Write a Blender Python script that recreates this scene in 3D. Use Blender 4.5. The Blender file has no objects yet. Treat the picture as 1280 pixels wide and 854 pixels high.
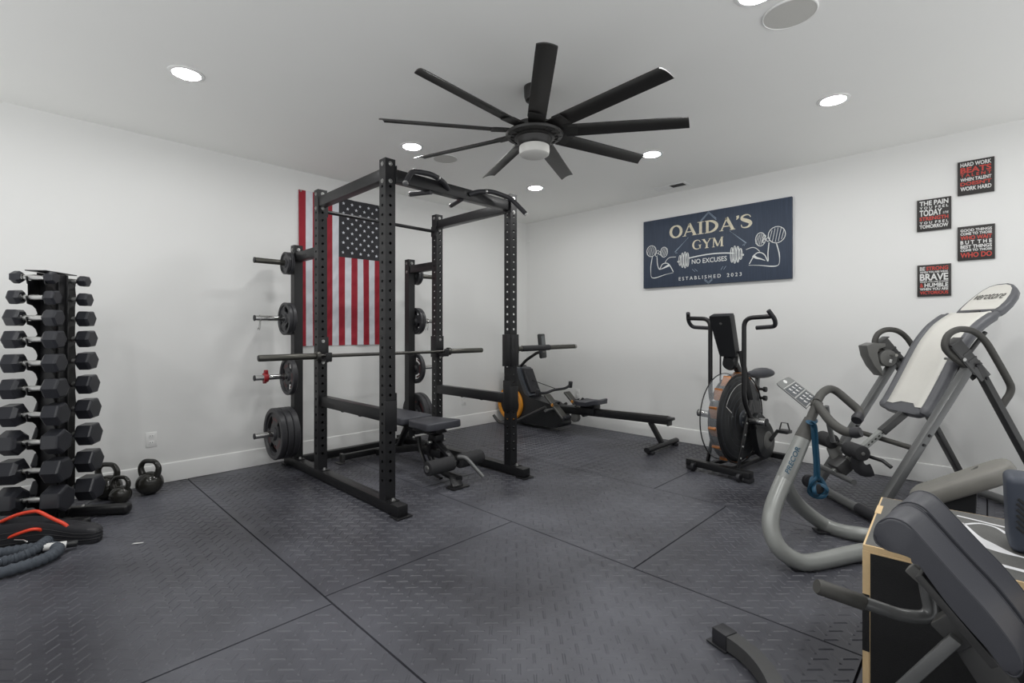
import bpy, bmesh, math, random
from mathutils import Vector, Matrix

random.seed(7)
SC = bpy.context.scene
COL = SC.collection
R = math.radians
PI = math.pi

# ------------------------------------------------------------------ camera, world, exposure
CX, CY, CH = 4.6934, -5.0870, 1.2045
ROOM_H = 2.74
cam_data = bpy.data.cameras.new('camera')
cam_data.sensor_width = 36.0
cam_data.lens = 606.0 / 1280.0 * 36.0
cam_data.shift_y = -12.5 / 1280.0
cam_data.clip_start = 0.05
cam = bpy.data.objects.new('camera', cam_data)
COL.objects.link(cam)
cam.location = (CX, CY, CH)
cam.rotation_euler = (R(90), 0, R(44.35))
SC.camera = cam

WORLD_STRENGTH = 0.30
LAMP_STRENGTH = 172.0
SC.view_settings.view_transform = 'Standard'
SC.view_settings.look = 'None'
SC.view_settings.gamma = 1.0
SC.view_settings.use_curve_mapping = False
SC.view_settings.exposure = -0.07
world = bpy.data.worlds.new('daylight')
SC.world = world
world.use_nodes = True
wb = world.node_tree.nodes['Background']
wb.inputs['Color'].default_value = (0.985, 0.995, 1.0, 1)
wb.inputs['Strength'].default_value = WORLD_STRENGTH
# daylight outside the open end: pale sky above, added glow below lifts the ceiling
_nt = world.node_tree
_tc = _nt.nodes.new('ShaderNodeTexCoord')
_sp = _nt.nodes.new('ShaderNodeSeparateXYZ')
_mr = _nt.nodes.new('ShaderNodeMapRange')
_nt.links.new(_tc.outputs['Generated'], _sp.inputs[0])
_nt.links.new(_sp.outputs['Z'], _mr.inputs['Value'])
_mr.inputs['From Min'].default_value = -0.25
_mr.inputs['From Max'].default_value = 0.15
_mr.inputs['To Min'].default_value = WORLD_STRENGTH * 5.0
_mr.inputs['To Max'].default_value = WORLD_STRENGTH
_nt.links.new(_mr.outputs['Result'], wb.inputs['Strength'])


# ------------------------------------------------------------------ materials
def lin(c):
    return c / 12.92 if c <= 0.04045 else ((c + 0.055) / 1.055) ** 2.4


def rgb(r, g, b):
    return (lin(r / 255), lin(g / 255), lin(b / 255), 1)


def mat(name, col, rough=0.5, metal=0.0, vary=0.06, scale=30.0, bump=0.0, bscale=200.0, spec=0.5,
        coat=0.0, emit=0.0, alpha=1.0, trans=0.0, stretch=None):
    m = bpy.data.materials.new(name)
    m.use_nodes = True
    nt = m.node_tree
    b = nt.nodes['Principled BSDF']
    c = rgb(*col)
    b.inputs['Roughness'].default_value = rough
    b.inputs['Metallic'].default_value = metal
    b.inputs['Specular IOR Level'].default_value = spec
    b.inputs['Coat Weight'].default_value = coat
    b.inputs['Alpha'].default_value = alpha
    b.inputs['Transmission Weight'].default_value = trans
    tc = nt.nodes.new('ShaderNodeTexCoord')
    vec = tc.outputs['Object']
    if stretch:
        mp = nt.nodes.new('ShaderNodeMapping')
        mp.inputs['Scale'].default_value = stretch
        nt.links.new(vec, mp.inputs['Vector'])
        vec = mp.outputs['Vector']
    nz = nt.nodes.new('ShaderNodeTexNoise')
    nz.inputs['Scale'].default_value = scale
    nz.inputs['Detail'].default_value = 4
    nt.links.new(vec, nz.inputs['Vector'])
    mx = nt.nodes.new('ShaderNodeMix')
    mx.data_type = 'RGBA'
    mx.inputs[6].default_value = tuple(max(0, x * (1 - vary)) for x in c[:3]) + (1,)
    mx.inputs[7].default_value = tuple(min(1, x * (1 + vary)) for x in c[:3]) + (1,)
    nt.links.new(nz.outputs['Fac'], mx.inputs[0])
    nt.links.new(mx.outputs[2], b.inputs['Base Color'])
    if emit:
        b.inputs['Emission Color'].default_value = c
        b.inputs['Emission Strength'].default_value = emit
    if bump:
        n2 = nt.nodes.new('ShaderNodeTexNoise')
        n2.inputs['Scale'].default_value = bscale
        n2.inputs['Detail'].default_value = 3
        nt.links.new(vec, n2.inputs['Vector'])
        bp = nt.nodes.new('ShaderNodeBump')
        bp.inputs['Strength'].default_value = bump
        bp.inputs['Distance'].default_value = 0.002
        nt.links.new(n2.outputs['Fac'], bp.inputs['Height'])
        nt.links.new(bp.outputs['Normal'], b.inputs['Normal'])
    return m


M = {}
M['wall'] = mat('wall_paint', (238, 238, 236), 0.65, vary=0.01, scale=3, bump=0.05, bscale=350, spec=0.3)
M['ceiling'] = mat('ceiling_paint', (247, 247, 244), 0.8, vary=0.01, scale=3, bump=0.04, bscale=300, spec=0.2)
M['trim'] = mat('trim_gloss_paint', (240, 240, 238), 0.4, vary=0.01)
M['black_powder'] = mat('black_powder_coat', (24, 24, 26), 0.38, vary=0.08, scale=60, bump=0.06, bscale=900)
M['black_metal'] = mat('black_metal', (28, 28, 30), 0.35, vary=0.08)
M['fan_black'] = mat('fan_black', (34, 33, 32), 0.38, vary=0.06)
M['rubber'] = mat('black_rubber', (40, 40, 44), 0.48, vary=0.1, bump=0.08, bscale=500)
M['hex_rubber'] = mat('hex_rubber', (46, 47, 52), 0.3, vary=0.1, bump=0.06, bscale=600)
M['plate'] = mat('plate_rubber', (54, 54, 57), 0.42, vary=0.08, bump=0.05, bscale=500)
M['iron'] = mat('painted_iron', (44, 43, 40), 0.15, vary=0.1, bump=0.05, bscale=120)
M['chrome'] = mat('chrome', (208, 208, 206), 0.18, 1.0, vary=0.03)
M['knurl'] = mat('knurled_chrome', (205, 205, 203), 0.36, 1.0, vary=0.1, scale=900, bump=0.5, bscale=1400)
M['zinc'] = mat('zinc_bolt', (190, 190, 188), 0.3, 1.0, vary=0.05)
M['steel_dark'] = mat('black_oxide_steel', (88, 87, 84), 0.34, 0.85, vary=0.06)
M['sleeve'] = mat('barbell_sleeve', (96, 95, 90), 0.36, 0.8, vary=0.06)
M['vinyl'] = mat('charcoal_vinyl', (66, 67, 73), 0.42, vary=0.06, bump=0.12, bscale=420)
M['foam'] = mat('black_foam', (44, 44, 46), 0.75, vary=0.1, bump=0.2, bscale=500)
M['red_nylon'] = mat('red_nylon', (150, 30, 38), 0.4, vary=0.1)
M['red_mark'] = mat('faded_red_print', (98, 60, 60), 0.5, vary=0.2)
M['orange'] = mat('orange_red_rubber', (232, 70, 42), 0.4, vary=0.06)
M['rope'] = mat('braided_sleeve', (74, 80, 88), 0.8, vary=0.25, scale=160, bump=0.6, bscale=260)
M['white_label'] = mat('white_label', (222, 222, 220), 0.5, vary=0.08)
M['plastic'] = mat('black_plastic', (35, 36, 38), 0.38, vary=0.06)
M['graphite'] = mat('graphite_plastic', (70, 74, 80), 0.35, vary=0.06)
M['grey_plastic'] = mat('mid_grey_plastic', (104, 104, 102), 0.42, vary=0.05)
M['silver_paint'] = mat('silver_grey_paint', (150, 152, 149), 0.32, 0.15, vary=0.04)
M['dark_sleeve'] = mat('dark_grey_grip', (84, 83, 80), 0.55, vary=0.08)
M['grip'] = mat('hand_grip_foam', (72, 71, 68), 0.6, vary=0.08, bump=0.1)
M['gun'] = mat('gunmetal_paint', (112, 113, 113), 0.34, 0.35, vary=0.05)
M['gun_dark'] = mat('dark_gunmetal_paint', (74, 74, 74), 0.4, 0.2, vary=0.05)
M['cream'] = mat('cream_vinyl', (226, 224, 217), 0.5, vary=0.02, bump=0.05)
M['roll'] = mat('grey_foam_roll', (98, 99, 103), 0.4, vary=0.06, bump=0.05)
M['taupe'] = mat('taupe_seat', (128, 126, 120), 0.5, vary=0.05, bump=0.06)
M['blue_band'] = mat('blue_band', (30, 76, 102), 0.5, vary=0.1)
M['print_blue'] = mat('dark_blue_print', (38, 84, 108), 0.5)
M['birch'] = mat('birch_edge', (226, 196, 150), 0.55, vary=0.1, scale=12, stretch=(4, 4, 60))
M['grip_black'] = mat('black_grip_film', (30, 30, 31), 0.5, vary=0.3, scale=500, bump=0.5, bscale=420)
M['grip_top'] = mat('grey_top_film', (92, 92, 90), 0.5, vary=0.3, scale=400, bump=0.4, bscale=420)  # top film, a greyer tone than the black side film
M['white_print'] = mat('white_print', (232, 232, 234), 0.35, vary=0.03)
M['block_blue'] = mat('slate_block', (58, 64, 76), 0.5, vary=0.06)
M['orange_ring'] = mat('orange_plastic', (226, 150, 48), 0.35, vary=0.06)
M['bronze'] = mat('bronze_fan_blade', (168, 104, 48), 0.4, 0.3, vary=0.3, scale=25)
M['clear'] = mat('clear_guard', (214, 218, 222), 0.1, alpha=0.22, vary=0.02)
M['lens'] = mat('frosted_lens', (214, 213, 208), 0.55, vary=0.02)
M['lamp'] = mat('downlight_lens', (255, 255, 254), 0.5, emit=LAMP_STRENGTH, vary=0.0)
M['grille'] = mat('speaker_grille', (205, 204, 199), 0.7, vary=0.05, scale=900, bump=0.3, bscale=1500)
M['slot'] = mat('vent_shadow', (52, 52, 50), 0.7)
M['sign_wood'] = mat('slate_blue_wood', (54, 65, 83), 0.6, vary=0.35, scale=14, stretch=(9, 1, 0.35))
M['sign_cream'] = mat('cream_lettering', (222, 214, 190), 0.55, vary=0.25, scale=20)
M['sign_white'] = mat('white_lettering', (226, 228, 226), 0.55, vary=0.04)
M['sign_line'] = mat('pale_blue_line', (150, 166, 182), 0.55, vary=0.1)
M['pic_black'] = mat('picture_black', (48, 45, 44), 0.55, vary=0.1)
M['pic_white'] = mat('picture_white', (226, 226, 224), 0.55)
M['pic_red'] = mat('picture_red', (196, 70, 60), 0.55, vary=0.1)
M['flag_red'] = mat('flag_red', (158, 28, 46), 0.7, vary=0.12, scale=18, bump=0.3, bscale=300)
M['flag_white'] = mat('flag_white', (222, 224, 230), 0.75, vary=0.05, scale=18, bump=0.15, bscale=300)
M['flag_dark'] = mat('flag_canton', (50, 50, 54), 0.75, vary=0.1, bump=0.15, bscale=300)
M['screen'] = mat('lcd_screen', (104, 108, 110), 0.25, vary=0.05)
M['placard'] = mat('placard_grey', (120, 122, 120), 0.45, vary=0.05)
M['placard_dark'] = mat('placard_panel', (80, 84, 88), 0.45)


def floor_mat():
    m = bpy.data.materials.new('rubber_mat')
    m.use_nodes = True
    nt = m.node_tree
    b = nt.nodes['Principled BSDF']
    tc = nt.nodes.new('ShaderNodeTexCoord')
    n1 = nt.nodes.new('ShaderNodeTexNoise')
    n1.inputs['Scale'].default_value = 0.9
    n1.inputs['Detail'].default_value = 5
    n1.inputs['Roughness'].default_value = 0.55
    nt.links.new(tc.outputs['Object'], n1.inputs['Vector'])
    n2 = nt.nodes.new('ShaderNodeTexNoise')
    n2.inputs['Scale'].default_value = 160
    n2.inputs['Detail'].default_value = 3
    nt.links.new(tc.outputs['Object'], n2.inputs['Vector'])
    cr = nt.nodes.new('ShaderNodeValToRGB')
    cr.color_ramp.elements[0].position = 0.36
    cr.color_ramp.elements[0].color = rgb(54, 54, 60)
    cr.color_ramp.elements[1].position = 0.66
    cr.color_ramp.elements[1].color = rgb(92, 93, 100)
    nt.links.new(n1.outputs['Fac'], cr.inputs['Fac'])
    nt.links.new(cr.outputs['Color'], b.inputs['Base Color'])
    mr = nt.nodes.new('ShaderNodeMapRange')
    mr.inputs['From Min'].default_value = 0.3
    mr.inputs['From Max'].default_value = 0.7
    mr.inputs['To Min'].default_value = 0.33
    mr.inputs['To Max'].default_value = 0.46
    nt.links.new(n1.outputs['Fac'], mr.inputs['Value'])
    nt.links.new(mr.outputs['Result'], b.inputs['Roughness'])
    b.inputs['Specular IOR Level'].default_value = 0.5
    bp = nt.nodes.new('ShaderNodeBump')
    bp.inputs['Strength'].default_value = 0.12
    bp.inputs['Distance'].default_value = 0.002
    nt.links.new(n2.outputs['Fac'], bp.inputs['Height'])
    nt.links.new(bp.outputs['Normal'], b.inputs['Normal'])
    return m


M['floor'] = floor_mat()
M['gap'] = mat('mat_gap', (20, 20, 21), 0.9)


# ------------------------------------------------------------------ mesh helpers
def basis(z, up=None):
    z = Vector(z).normalized()
    up = Vector(up) if up is not None else Vector((0, 0, 1))
    if abs(z.dot(up.normalized())) > 0.999:
        up = Vector((0, 1, 0)) if abs(z.y) < 0.9 else Vector((1, 0, 0))
    x = up.cross(z).normalized()
    y = z.cross(x)
    return x, y, z


def frame(o, z, up=None):
    x, y, z = basis(z, up)
    m = Matrix.Identity(4)
    for i in range(3):
        m[i][0], m[i][1], m[i][2], m[i][3] = x[i], y[i], z[i], o[i]
    return m


def fillet(pts, r, n=5):
    pts = [Vector(p) for p in pts]
    out = [pts[0]]
    for i in range(1, len(pts) - 1):
        a, b, c = pts[i - 1], pts[i], pts[i + 1]
        d1, d2 = (a - b), (c - b)
        rr = min(r, d1.length * 0.48, d2.length * 0.48)
        p, q = b + d1.normalized() * rr, b + d2.normalized() * rr
        for k in range(n + 1):
            t = k / n
            out.append(p * (1 - t) ** 2 + b * 2 * t * (1 - t) + q * t ** 2)
    out.append(pts[-1])
    return out


def catmull(pts, n=6, closed=False):
    pts = [Vector(p) for p in pts]
    out = []
    N = len(pts)
    rng = range(N) if closed else range(N - 1)
    for i in rng:
        if closed:
            p0, p1, p2, p3 = pts[i - 1], pts[i], pts[(i + 1) % N], pts[(i + 2) % N]
        else:
            p0, p1, p2, p3 = pts[max(i - 1, 0)], pts[i], pts[i + 1], pts[min(i + 2, N - 1)]
        for k in range(n):
            t = k / n
            out.append(0.5 * ((2 * p1) + (p2 - p0) * t + (2 * p0 - 5 * p1 + 4 * p2 - p3) * t * t
                              + (3 * p1 - p0 - 3 * p2 + p3) * t ** 3))
    if not closed:
        out.append(pts[-1])
    return out


class MB:
    def __init__(s):
        s.bm = bmesh.new()

    def add(s, verts, faces, mi=0):
        vs = [s.bm.verts.new(v) for v in verts]
        for f in faces:
            try:
                fc = s.bm.faces.new([vs[i] for i in f])
                fc.material_index = mi
            except ValueError:
                pass
        return vs

    def box(s, c, size, M3=None, bev=0.0, mi=0, seg=2):
        t = bmesh.new()
        bmesh.ops.create_cube(t, size=1.0)
        for v in t.verts:
            v.co = Vector((v.co.x * size[0], v.co.y * size[1], v.co.z * size[2]))
        if bev > 0:
            bmesh.ops.bevel(t, geom=t.edges[:], offset=min(bev, min(size) * 0.49), segments=seg, profile=0.5, affect='EDGES')
        T = M3.copy() if M3 is not None else Matrix.Identity(4)
        T.translation = Vector(c)
        s.merge(t, T, mi)
        return s

    def merge(s, t, T=None, mi=0):
        t.verts.index_update()
        vs = []
        for v in t.verts:
            vs.append(s.bm.verts.new(T @ v.co if T else v.co))
        for f in t.faces:
            try:
                nf = s.bm.faces.new([vs[v.index] for v in f.verts])
                nf.material_index = mi
            except ValueError:
                pass
        t.free()

    def bar(s, p0, p1, w, h, up=None, bev=0.003, mi=0):
        """rectangular tube: w across, h along up"""
        p0, p1 = Vector(p0), Vector(p1)
        F = frame((0, 0, 0), p1 - p0, up)
        s.box((p0 + p1) / 2, (w, h, (p1 - p0).length), F, bev, mi)
        return s

    def tube(s, pts, r, seg=12, closed=False, caps=True, mi=0, flat=None):
        """round sweep; r number or list; flat=(a,b) scales the cross-section"""
        pts = [Vector(p) for p in pts]
        n = len(pts)
        rs = r if isinstance(r, (list, tuple)) else [r] * n
        rings = []
        up = None
        for i in range(n):
            if closed:
                d = pts[(i + 1) % n] - pts[i - 1]
            else:
                d = pts[min(i + 1, n - 1)] - pts[max(i - 1, 0)]
            if d.length < 1e-9:
                d = Vector((0, 0, 1))
            d.normalize()
            if up is None:
                x, y, z = basis(d)
            else:
                y = (up - d * up.dot(d)).normalized()
                x = y.cross(d)
            up = y
            fa, fb = flat if flat else (1, 1)
            rings.append([s.bm.verts.new(pts[i] + (x * math.cos(a) * fa + y * math.sin(a) * fb) * rs[i])
                          for a in [2 * PI * k / seg for k in range(seg)]])
        m = n if closed else n - 1
        for i in range(m):
            A, B = rings[i], rings[(i + 1) % n]
            for k in range(seg):
                try:
                    f = s.bm.faces.new((A[k], A[(k + 1) % seg], B[(k + 1) % seg], B[k]))
                    f.material_index = mi
                except ValueError:
                    pass
        if caps and not closed:
            for rg, rev in ((rings[0], True), (rings[-1], False)):
                f = s.bm.faces.new(rg[::-1] if rev else rg)
                f.material_index = mi
        return s

    def cyl(s, p0, p1, r, seg=20, bev=0.0, mi=0):
        p0, p1 = Vector(p0), Vector(p1)
        if bev:
            d = (p1 - p0).normalized() * bev
            return s.tube([p0, p0 + d * 0.3, p0 + d, p1 - d, p1 - d * 0.3, p1],
                          [r - bev, r - bev * 0.3, r, r, r - bev * 0.3, r - bev], seg, mi=mi)
        return s.tube([p0, p1], r, seg, mi=mi)

    def lathe(s, prof, T=None, seg=32, mi=0):
        """prof: (r, z) list about local z"""
        T = T or Matrix.Identity(4)
        rings = []
        for r, z in prof:
            if r < 1e-6:
                rings.append([s.bm.verts.new(T @ Vector((0, 0, z)))])
            else:
                rings.append([s.bm.verts.new(T @ Vector((r * math.cos(2 * PI * k / seg), r * math.sin(2 * PI * k / seg), z)))
                              for k in range(seg)])
        for A, B in zip(rings, rings[1:]):
            for k in range(seg):
                k2 = (k + 1) % seg
                vs = [A[k % len(A)], A[k2 % len(A)], B[k2 % len(B)], B[k % len(B)]]
                u = []
                for v in vs:
                    if v not in u:
                        u.append(v)
                if len(u) >= 3:
                    try:
                        f = s.bm.faces.new(u)
                        f.material_index = mi
                    except ValueError:
                        pass
        return s

    def prism(s, poly, T, depth, mi=0, bev=0.0):
        """2-D polygon in the local xy plane, extruded along local z by depth"""
        t = bmesh.new()
        a = [t.verts.new((x, y, 0)) for x, y in poly]
        b = [t.verts.new((x, y, depth)) for x, y in poly]
        t.faces.new(a[::-1])
        t.faces.new(b)
        n = len(poly)
        for i in range(n):
            t.faces.new((a[i], a[(i + 1) % n], b[(i + 1) % n], b[i]))
        if bev:
            ed = [e for e in t.edges if abs(e.verts[0].co.z - e.verts[1].co.z) < 1e-6]
            bmesh.ops.bevel(t, geom=ed, offset=bev, segments=3, profile=0.5, affect='EDGES')
        bmesh.ops.triangulate(t, faces=[f for f in t.faces if len(f.verts) > 4])
        s.merge(t, T, mi)
        return s

    def loft(s, rings, closed_ring=True, caps=True, mi=0):
        vs = [[s.bm.verts.new(p) for p in rg] for rg in rings]
        n = len(vs[0])
        for A, B in zip(vs, vs[1:]):
            for k in range(n if closed_ring else n - 1):
                f = s.bm.faces.new((A[k], A[(k + 1) % n], B[(k + 1) % n], B[k]))
                f.material_index = mi
        if caps and closed_ring:
            s.bm.faces.new(vs[0][::-1]).material_index = mi
            s.bm.faces.new(vs[-1]).material_index = mi
        return s

    def text(s, string, T, width, height, depth=0.0015, bold=0.0, shear=0.0, mi=0):
        """lettering fitted to a width x height box whose lower-left corner is T's origin"""
        cu = bpy.data.curves.new('lettering', 'FONT')
        cu.body = string
        cu.offset = bold
        cu.shear = shear
        cu.resolution_u = 3
        cu.extrude = 0.0
        ob = bpy.data.objects.new('lettering', cu)
        COL.objects.link(ob)
        bpy.context.view_layer.update()
        me = bpy.data.meshes.new_from_object(ob)
        bpy.data.objects.remove(ob)
        bpy.data.curves.remove(cu)
        if not me.vertices:
            return s
        xs = [v.co.x for v in me.vertices]
        ys = [v.co.y for v in me.vertices]
        sx, sy = width / (max(xs) - min(xs)), height / (max(ys) - min(ys))
        x0, y0 = min(xs), min(ys)
        vs = [s.bm.verts.new(T @ Vector(((v.co.x - x0) * sx, (v.co.y - y0) * sy, depth))) for v in me.vertices]
        for p in me.polygons:
            try:
                f = s.bm.faces.new([vs[i] for i in p.vertices])
                f.material_index = mi
            except ValueError:
                pass
        bpy.data.meshes.remove(me)
        return s

    def stroke(s, pts, w, T, z=0.0015, mi=0):
        """flat ribbon of width w (number or list) along 2-D points in T's xy plane"""
        pts = [Vector((p[0], p[1])) for p in pts]
        n = len(pts)
        ws = w if isinstance(w, (list, tuple)) else [w] * n
        L = []
        for i in range(n):
            d = pts[min(i + 1, n - 1)] - pts[max(i - 1, 0)]
            if d.length < 1e-9:
                d = Vector((1, 0))
            d.normalize()
            q = Vector((-d.y, d.x)) * ws[i] / 2
            L.append((s.bm.verts.new(T @ Vector((pts[i].x + q.x, pts[i].y + q.y, z))),
                      s.bm.verts.new(T @ Vector((pts[i].x - q.x, pts[i].y - q.y, z)))))
        for A, B in zip(L, L[1:]):
            s.bm.faces.new((A[1], B[1], B[0], A[0])).material_index = mi
        return s

    def build(s, name, material, parent=None, world=False, angle=38):
        bm = s.bm
        bmesh.ops.recalc_face_normals(bm, faces=bm.faces[:]) if not getattr(s, 'keep', False) else None
        if world and parent is not None:
            r = parent
            while r.parent:
                r = r.parent
            inv = (Matrix.Translation(r.location) @ r.rotation_euler.to_matrix().to_4x4()).inverted()
            bm.transform(inv)
        me = bpy.data.meshes.new(name)
        bm.to_mesh(me)
        bm.free()
        for mm in (material if isinstance(material, (list, tuple)) else [material]):
            me.materials.append(mm)
        me.polygons.foreach_set('use_smooth', [True] * len(me.polygons))
        me.set_sharp_from_angle(angle=R(angle))
        ob = bpy.data.objects.new(name, me)
        COL.objects.link(ob)
        if parent is not None:
            ob.parent = parent
        return ob


def tag(o, label=None, cat=None, group=None, kind=None):
    if label:
        o['label'] = label
    if cat:
        o['category'] = cat
    if group:
        o['group'] = group
    if kind:
        o['kind'] = kind
    return o


def thing(name, label, cat, loc=(0, 0, 0), rz=0.0, group=None):
    o = bpy.data.objects.new(name, None)
    o.empty_display_size = 0.1
    COL.objects.link(o)
    o.location = loc
    o.rotation_euler = (0, 0, rz)
    return tag(o, label, cat, group)


def copy_tree(o, parent=None):
    c = o.copy()
    COL.objects.link(c)
    c.parent = parent
    for ch in list(o.children):
        copy_tree(ch, c)
    return c


def ground(mb, zmin):
    return mb


def rot(axis, deg):
    return Matrix.Rotation(R(deg), 4, axis)


def TR(x, y, z):
    return Matrix.Translation((x, y, z))

# ------------------------------------------------------------------ the room
XMAX, YMIN = 5.9, -6.3          # the two far sides behind the camera stay open to the daylight
mb = MB(); mb.box((-0.06, YMIN / 2, ROOM_H / 2), (0.12, -YMIN + 0.24, ROOM_H + 0.2))
tag(mb.build('wall_left', M['wall']), 'white painted wall behind the rack and flag', 'wall', kind='structure')
mb = MB(); mb.box((XMAX / 2, 0.06, ROOM_H / 2), (XMAX, 0.12, ROOM_H + 0.2))
tag(mb.build('wall_right', M['wall']), 'white painted wall carrying the gym sign', 'wall', kind='structure')
mb = MB(); mb.box((XMAX / 2, YMIN / 2, ROOM_H + 0.06), (XMAX, -YMIN, 0.12))
tag(mb.build('ceiling', M['ceiling']), 'white ceiling with downlights', 'ceiling', kind='structure')


def baseboard(name, x0, y0, x1, y1, nx, ny):
    mb = MB()
    prof = [(0, 0), (0.015, 0), (0.015, 0.136), (0.012, 0.146), (0.005, 0.15), (0, 0.15)]
    rings = []
    for (x, y) in ((x0, y0), (x1, y1)):
        rings.append([(x + nx * d, y + ny * d, h) for d, h in prof])
    mb.loft(rings)
    return tag(mb.build(name, M['trim']), 'white baseboard', 'baseboard', kind='structure')


baseboard('baseboard_left', 0, YMIN, 0, 0, 1, 0)
baseboard('baseboard_right', 0, 0, XMAX, 0, 0, -1)

# floor: 1.22 m wide rubber mats butted together, raised bar-tread lugs
MAT_Y = [-7.77, -6.55, -5.33, -4.105, -2.885, -1.655, 0.0]
CUTS = [[1.2, 3.0, 4.9], [0.6, 2.5, 4.4], [0.79, 2.62, 4.45], [0.10, 2.54, 4.37], [1.58, 3.41, 5.2], [0.9, 2.87, 4.7]]
mb = MB()
G = 0.0014
ZB = -0.0032
for i in range(6):
    ya, yb = MAT_Y[i], MAT_Y[i + 1]
    if yb <= YMIN + 0.05:
        continue
    ya = max(ya, YMIN)
    xs = [0.0] + [c for c in CUTS[i] if 0.3 < c < XMAX - 0.3] + [XMAX]
    for xa, xb in zip(xs, xs[1:]):
        a, b, c, d = xa + G, xb - G, ya + G, yb - G
        e = 0.003
        mb.add([(a, c, ZB - 0.018), (b, c, ZB - 0.018), (b, d, ZB - 0.018), (a, d, ZB - 0.018),
                (a + e, c + e, ZB), (b - e, c + e, ZB), (b - e, d - e, ZB), (a + e, d - e, ZB)],
               [(4, 5, 6, 7), (0, 1, 5, 4), (1, 2, 6, 5), (2, 3, 7, 6), (3, 0, 4, 7)])
# lugs: a checkerboard of short bars turned 45 degrees to the mats, one family along each diagonal
CELL = 0.0555
ca, sa = math.cos(R(44.35)), math.sin(R(44.35))
seams = [(y) for y in MAT_Y]
LH, LW = 0.031, 0.0062
N = int(12 / CELL)
for i in range(-N, N):
    for j in range(-N, N):
        u, v = i * CELL, j * CELL
        x, y = u * ca - v * sa, u * sa + v * ca
        x += 3.0
        y -= 3.0
        if not (0.05 < x < 5.9 and -6.2 < y < -0.05):
            continue
        # what the view can reach
        fx, fy = x - CX, y - CY
        dpt = -fx * 0.699 + fy * 0.715
        lat = fx * 0.715 + fy * 0.699
        if dpt < 1.0 or abs(lat) > dpt * 1.35 + 0.4:
            continue
        if (i + j) % 2 == 0:
            dx, dy = ca, sa
        else:
            dx, dy = -sa, ca
        ok = True
        for s_ in (-1, 1):
            yy = y + s_ * dy * LH
            if any((y - q) * (yy - q) < 0 or abs(yy - q) < 0.006 for q in seams):
                ok = False
        row = next((q for q in range(6) if MAT_Y[q] <= y < MAT_Y[q + 1]), 5)
        if any(abs(x - c_) < abs(dx) * LH + 0.008 for c_ in CUTS[row]):
            ok = False
        if not ok:
            continue
        px, py = -dy, dx
        vs = []
        for (l, w, z) in ((LH, LW, ZB), (LH - 0.005, LW * 0.34, -0.0002)):
            for sl, sw in ((-1, -1), (1, -1), (1, 1), (-1, 1)):
                vs.append((x + dx * l * sl + px * w * sw, y + dy * l * sl + py * w * sw, z))
        mb.add(vs, [(4, 5, 6, 7), (0, 1, 5, 4), (1, 2, 6, 5), (2, 3, 7, 6), (3, 0, 4, 7)])
mb.add([(0, YMIN, -0.0215), (XMAX, YMIN, -0.0215), (XMAX, 0, -0.0215), (0, 0, -0.0215)], [(0, 1, 2, 3)], mi=1)
mb.box((XMAX / 2, YMIN / 2, -0.073), (XMAX, -YMIN, 0.1), mi=1)
fl = mb.build('floor', [M['floor'], M['gap']], angle=20)
tag(fl, 'dark grey rubber mat floor with raised bar tread', 'floor', kind='structure')

# ------------------------------------------------------------------ ceiling fittings
LIGHTS = [(1.29, -4.378, 'recessed ceiling downlight above the dumbbell tower, farthest left'),
          (1.29, -2.792, 'recessed ceiling downlight just left of the fan, above the power rack'),
          (1.25, -1.21, 'recessed ceiling downlight nearest the room corner'),
          (2.624, -1.24, 'recessed ceiling downlight just right of the fan blades'),
          (3.97, -1.30, 'recessed ceiling downlight above the right wall pictures'),
          (3.95, -2.74, 'recessed ceiling downlight cut by the top edge beside the round speaker')]
HID = [(1.29, -5.96), (2.62, -4.4), (3.97, -4.4), (2.62, -5.96), (5.3, -1.3), (5.3, -2.79), (5.3, -4.4), (3.97, -5.96)]


def downlight(x, y, label):
    t = thing('recessed_light', label, 'ceiling light', (x, y, ROOM_H), 0, 'recessed ceiling lights')
    mb = MB()
    mb.lathe([(0.072, -0.001), (0.072, -0.006), (0.078, -0.008), (0.094, -0.003), (0.095, 0.0)], seg=36)
    mb.build('trim_ring', M['trim'], t)
    mb = MB()
    mb.lathe([(0, -0.004), (0.072, -0.004)], seg=36)
    mb.build('lens', M['lamp'], t)
    return t


for x, y, lb in LIGHTS:
    downlight(x, y, lb)
for x, y in HID:
    downlight(x, y, 'recessed ceiling downlight behind the viewpoint')

for (x, y, r, lb) in ((4.015, -2.475, 0.118, 'large round white in-ceiling speaker near the right pictures'),
                      (1.26, -2.42, 0.11, 'round white in-ceiling speaker half hidden behind a fan blade')):
    t = thing('ceiling_speaker', lb, 'speaker', (x, y, ROOM_H), 0, 'in-ceiling speakers')
    mb = MB(); mb.lathe([(r - 0.006, -0.004), (r - 0.004, -0.007), (r, -0.006), (r + 0.003, 0)], seg=48)
    mb.build('rim', M['trim'], t)
    mb = MB(); mb.lathe([(0, -0.0055), (r - 0.005, -0.0045)], seg=48)
    mb.build('grille', M['grille'], t)

# ceiling air vent
t = thing('ceiling_vent', 'white slotted air vent on the ceiling above the gym sign', 'vent', (2.31, -0.24, ROOM_H))
mb = MB()
for sx in (-1, 1):
    mb.box((sx * 0.165, 0, -0.003), (0.03, 0.16, 0.006), bev=0.002)
for sy in (-1, 1):
    mb.box((0, sy * 0.066, -0.003), (0.30, 0.028, 0.006), bev=0.002)
mb.build('frame', M['trim'], t)
mb = MB(); mb.box((0.075, 0, -0.0012), (0.15, 0.104, 0.002)); mb.build('open_slot', M['slot'], t)
for k in range(6):
    mb = MB(); mb.box((-0.075, -0.045 + k * 0.018, -0.003), (0.15, 0.012, 0.005), rot('X', 30))
    mb.build('louver', M['trim'], t)

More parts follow.
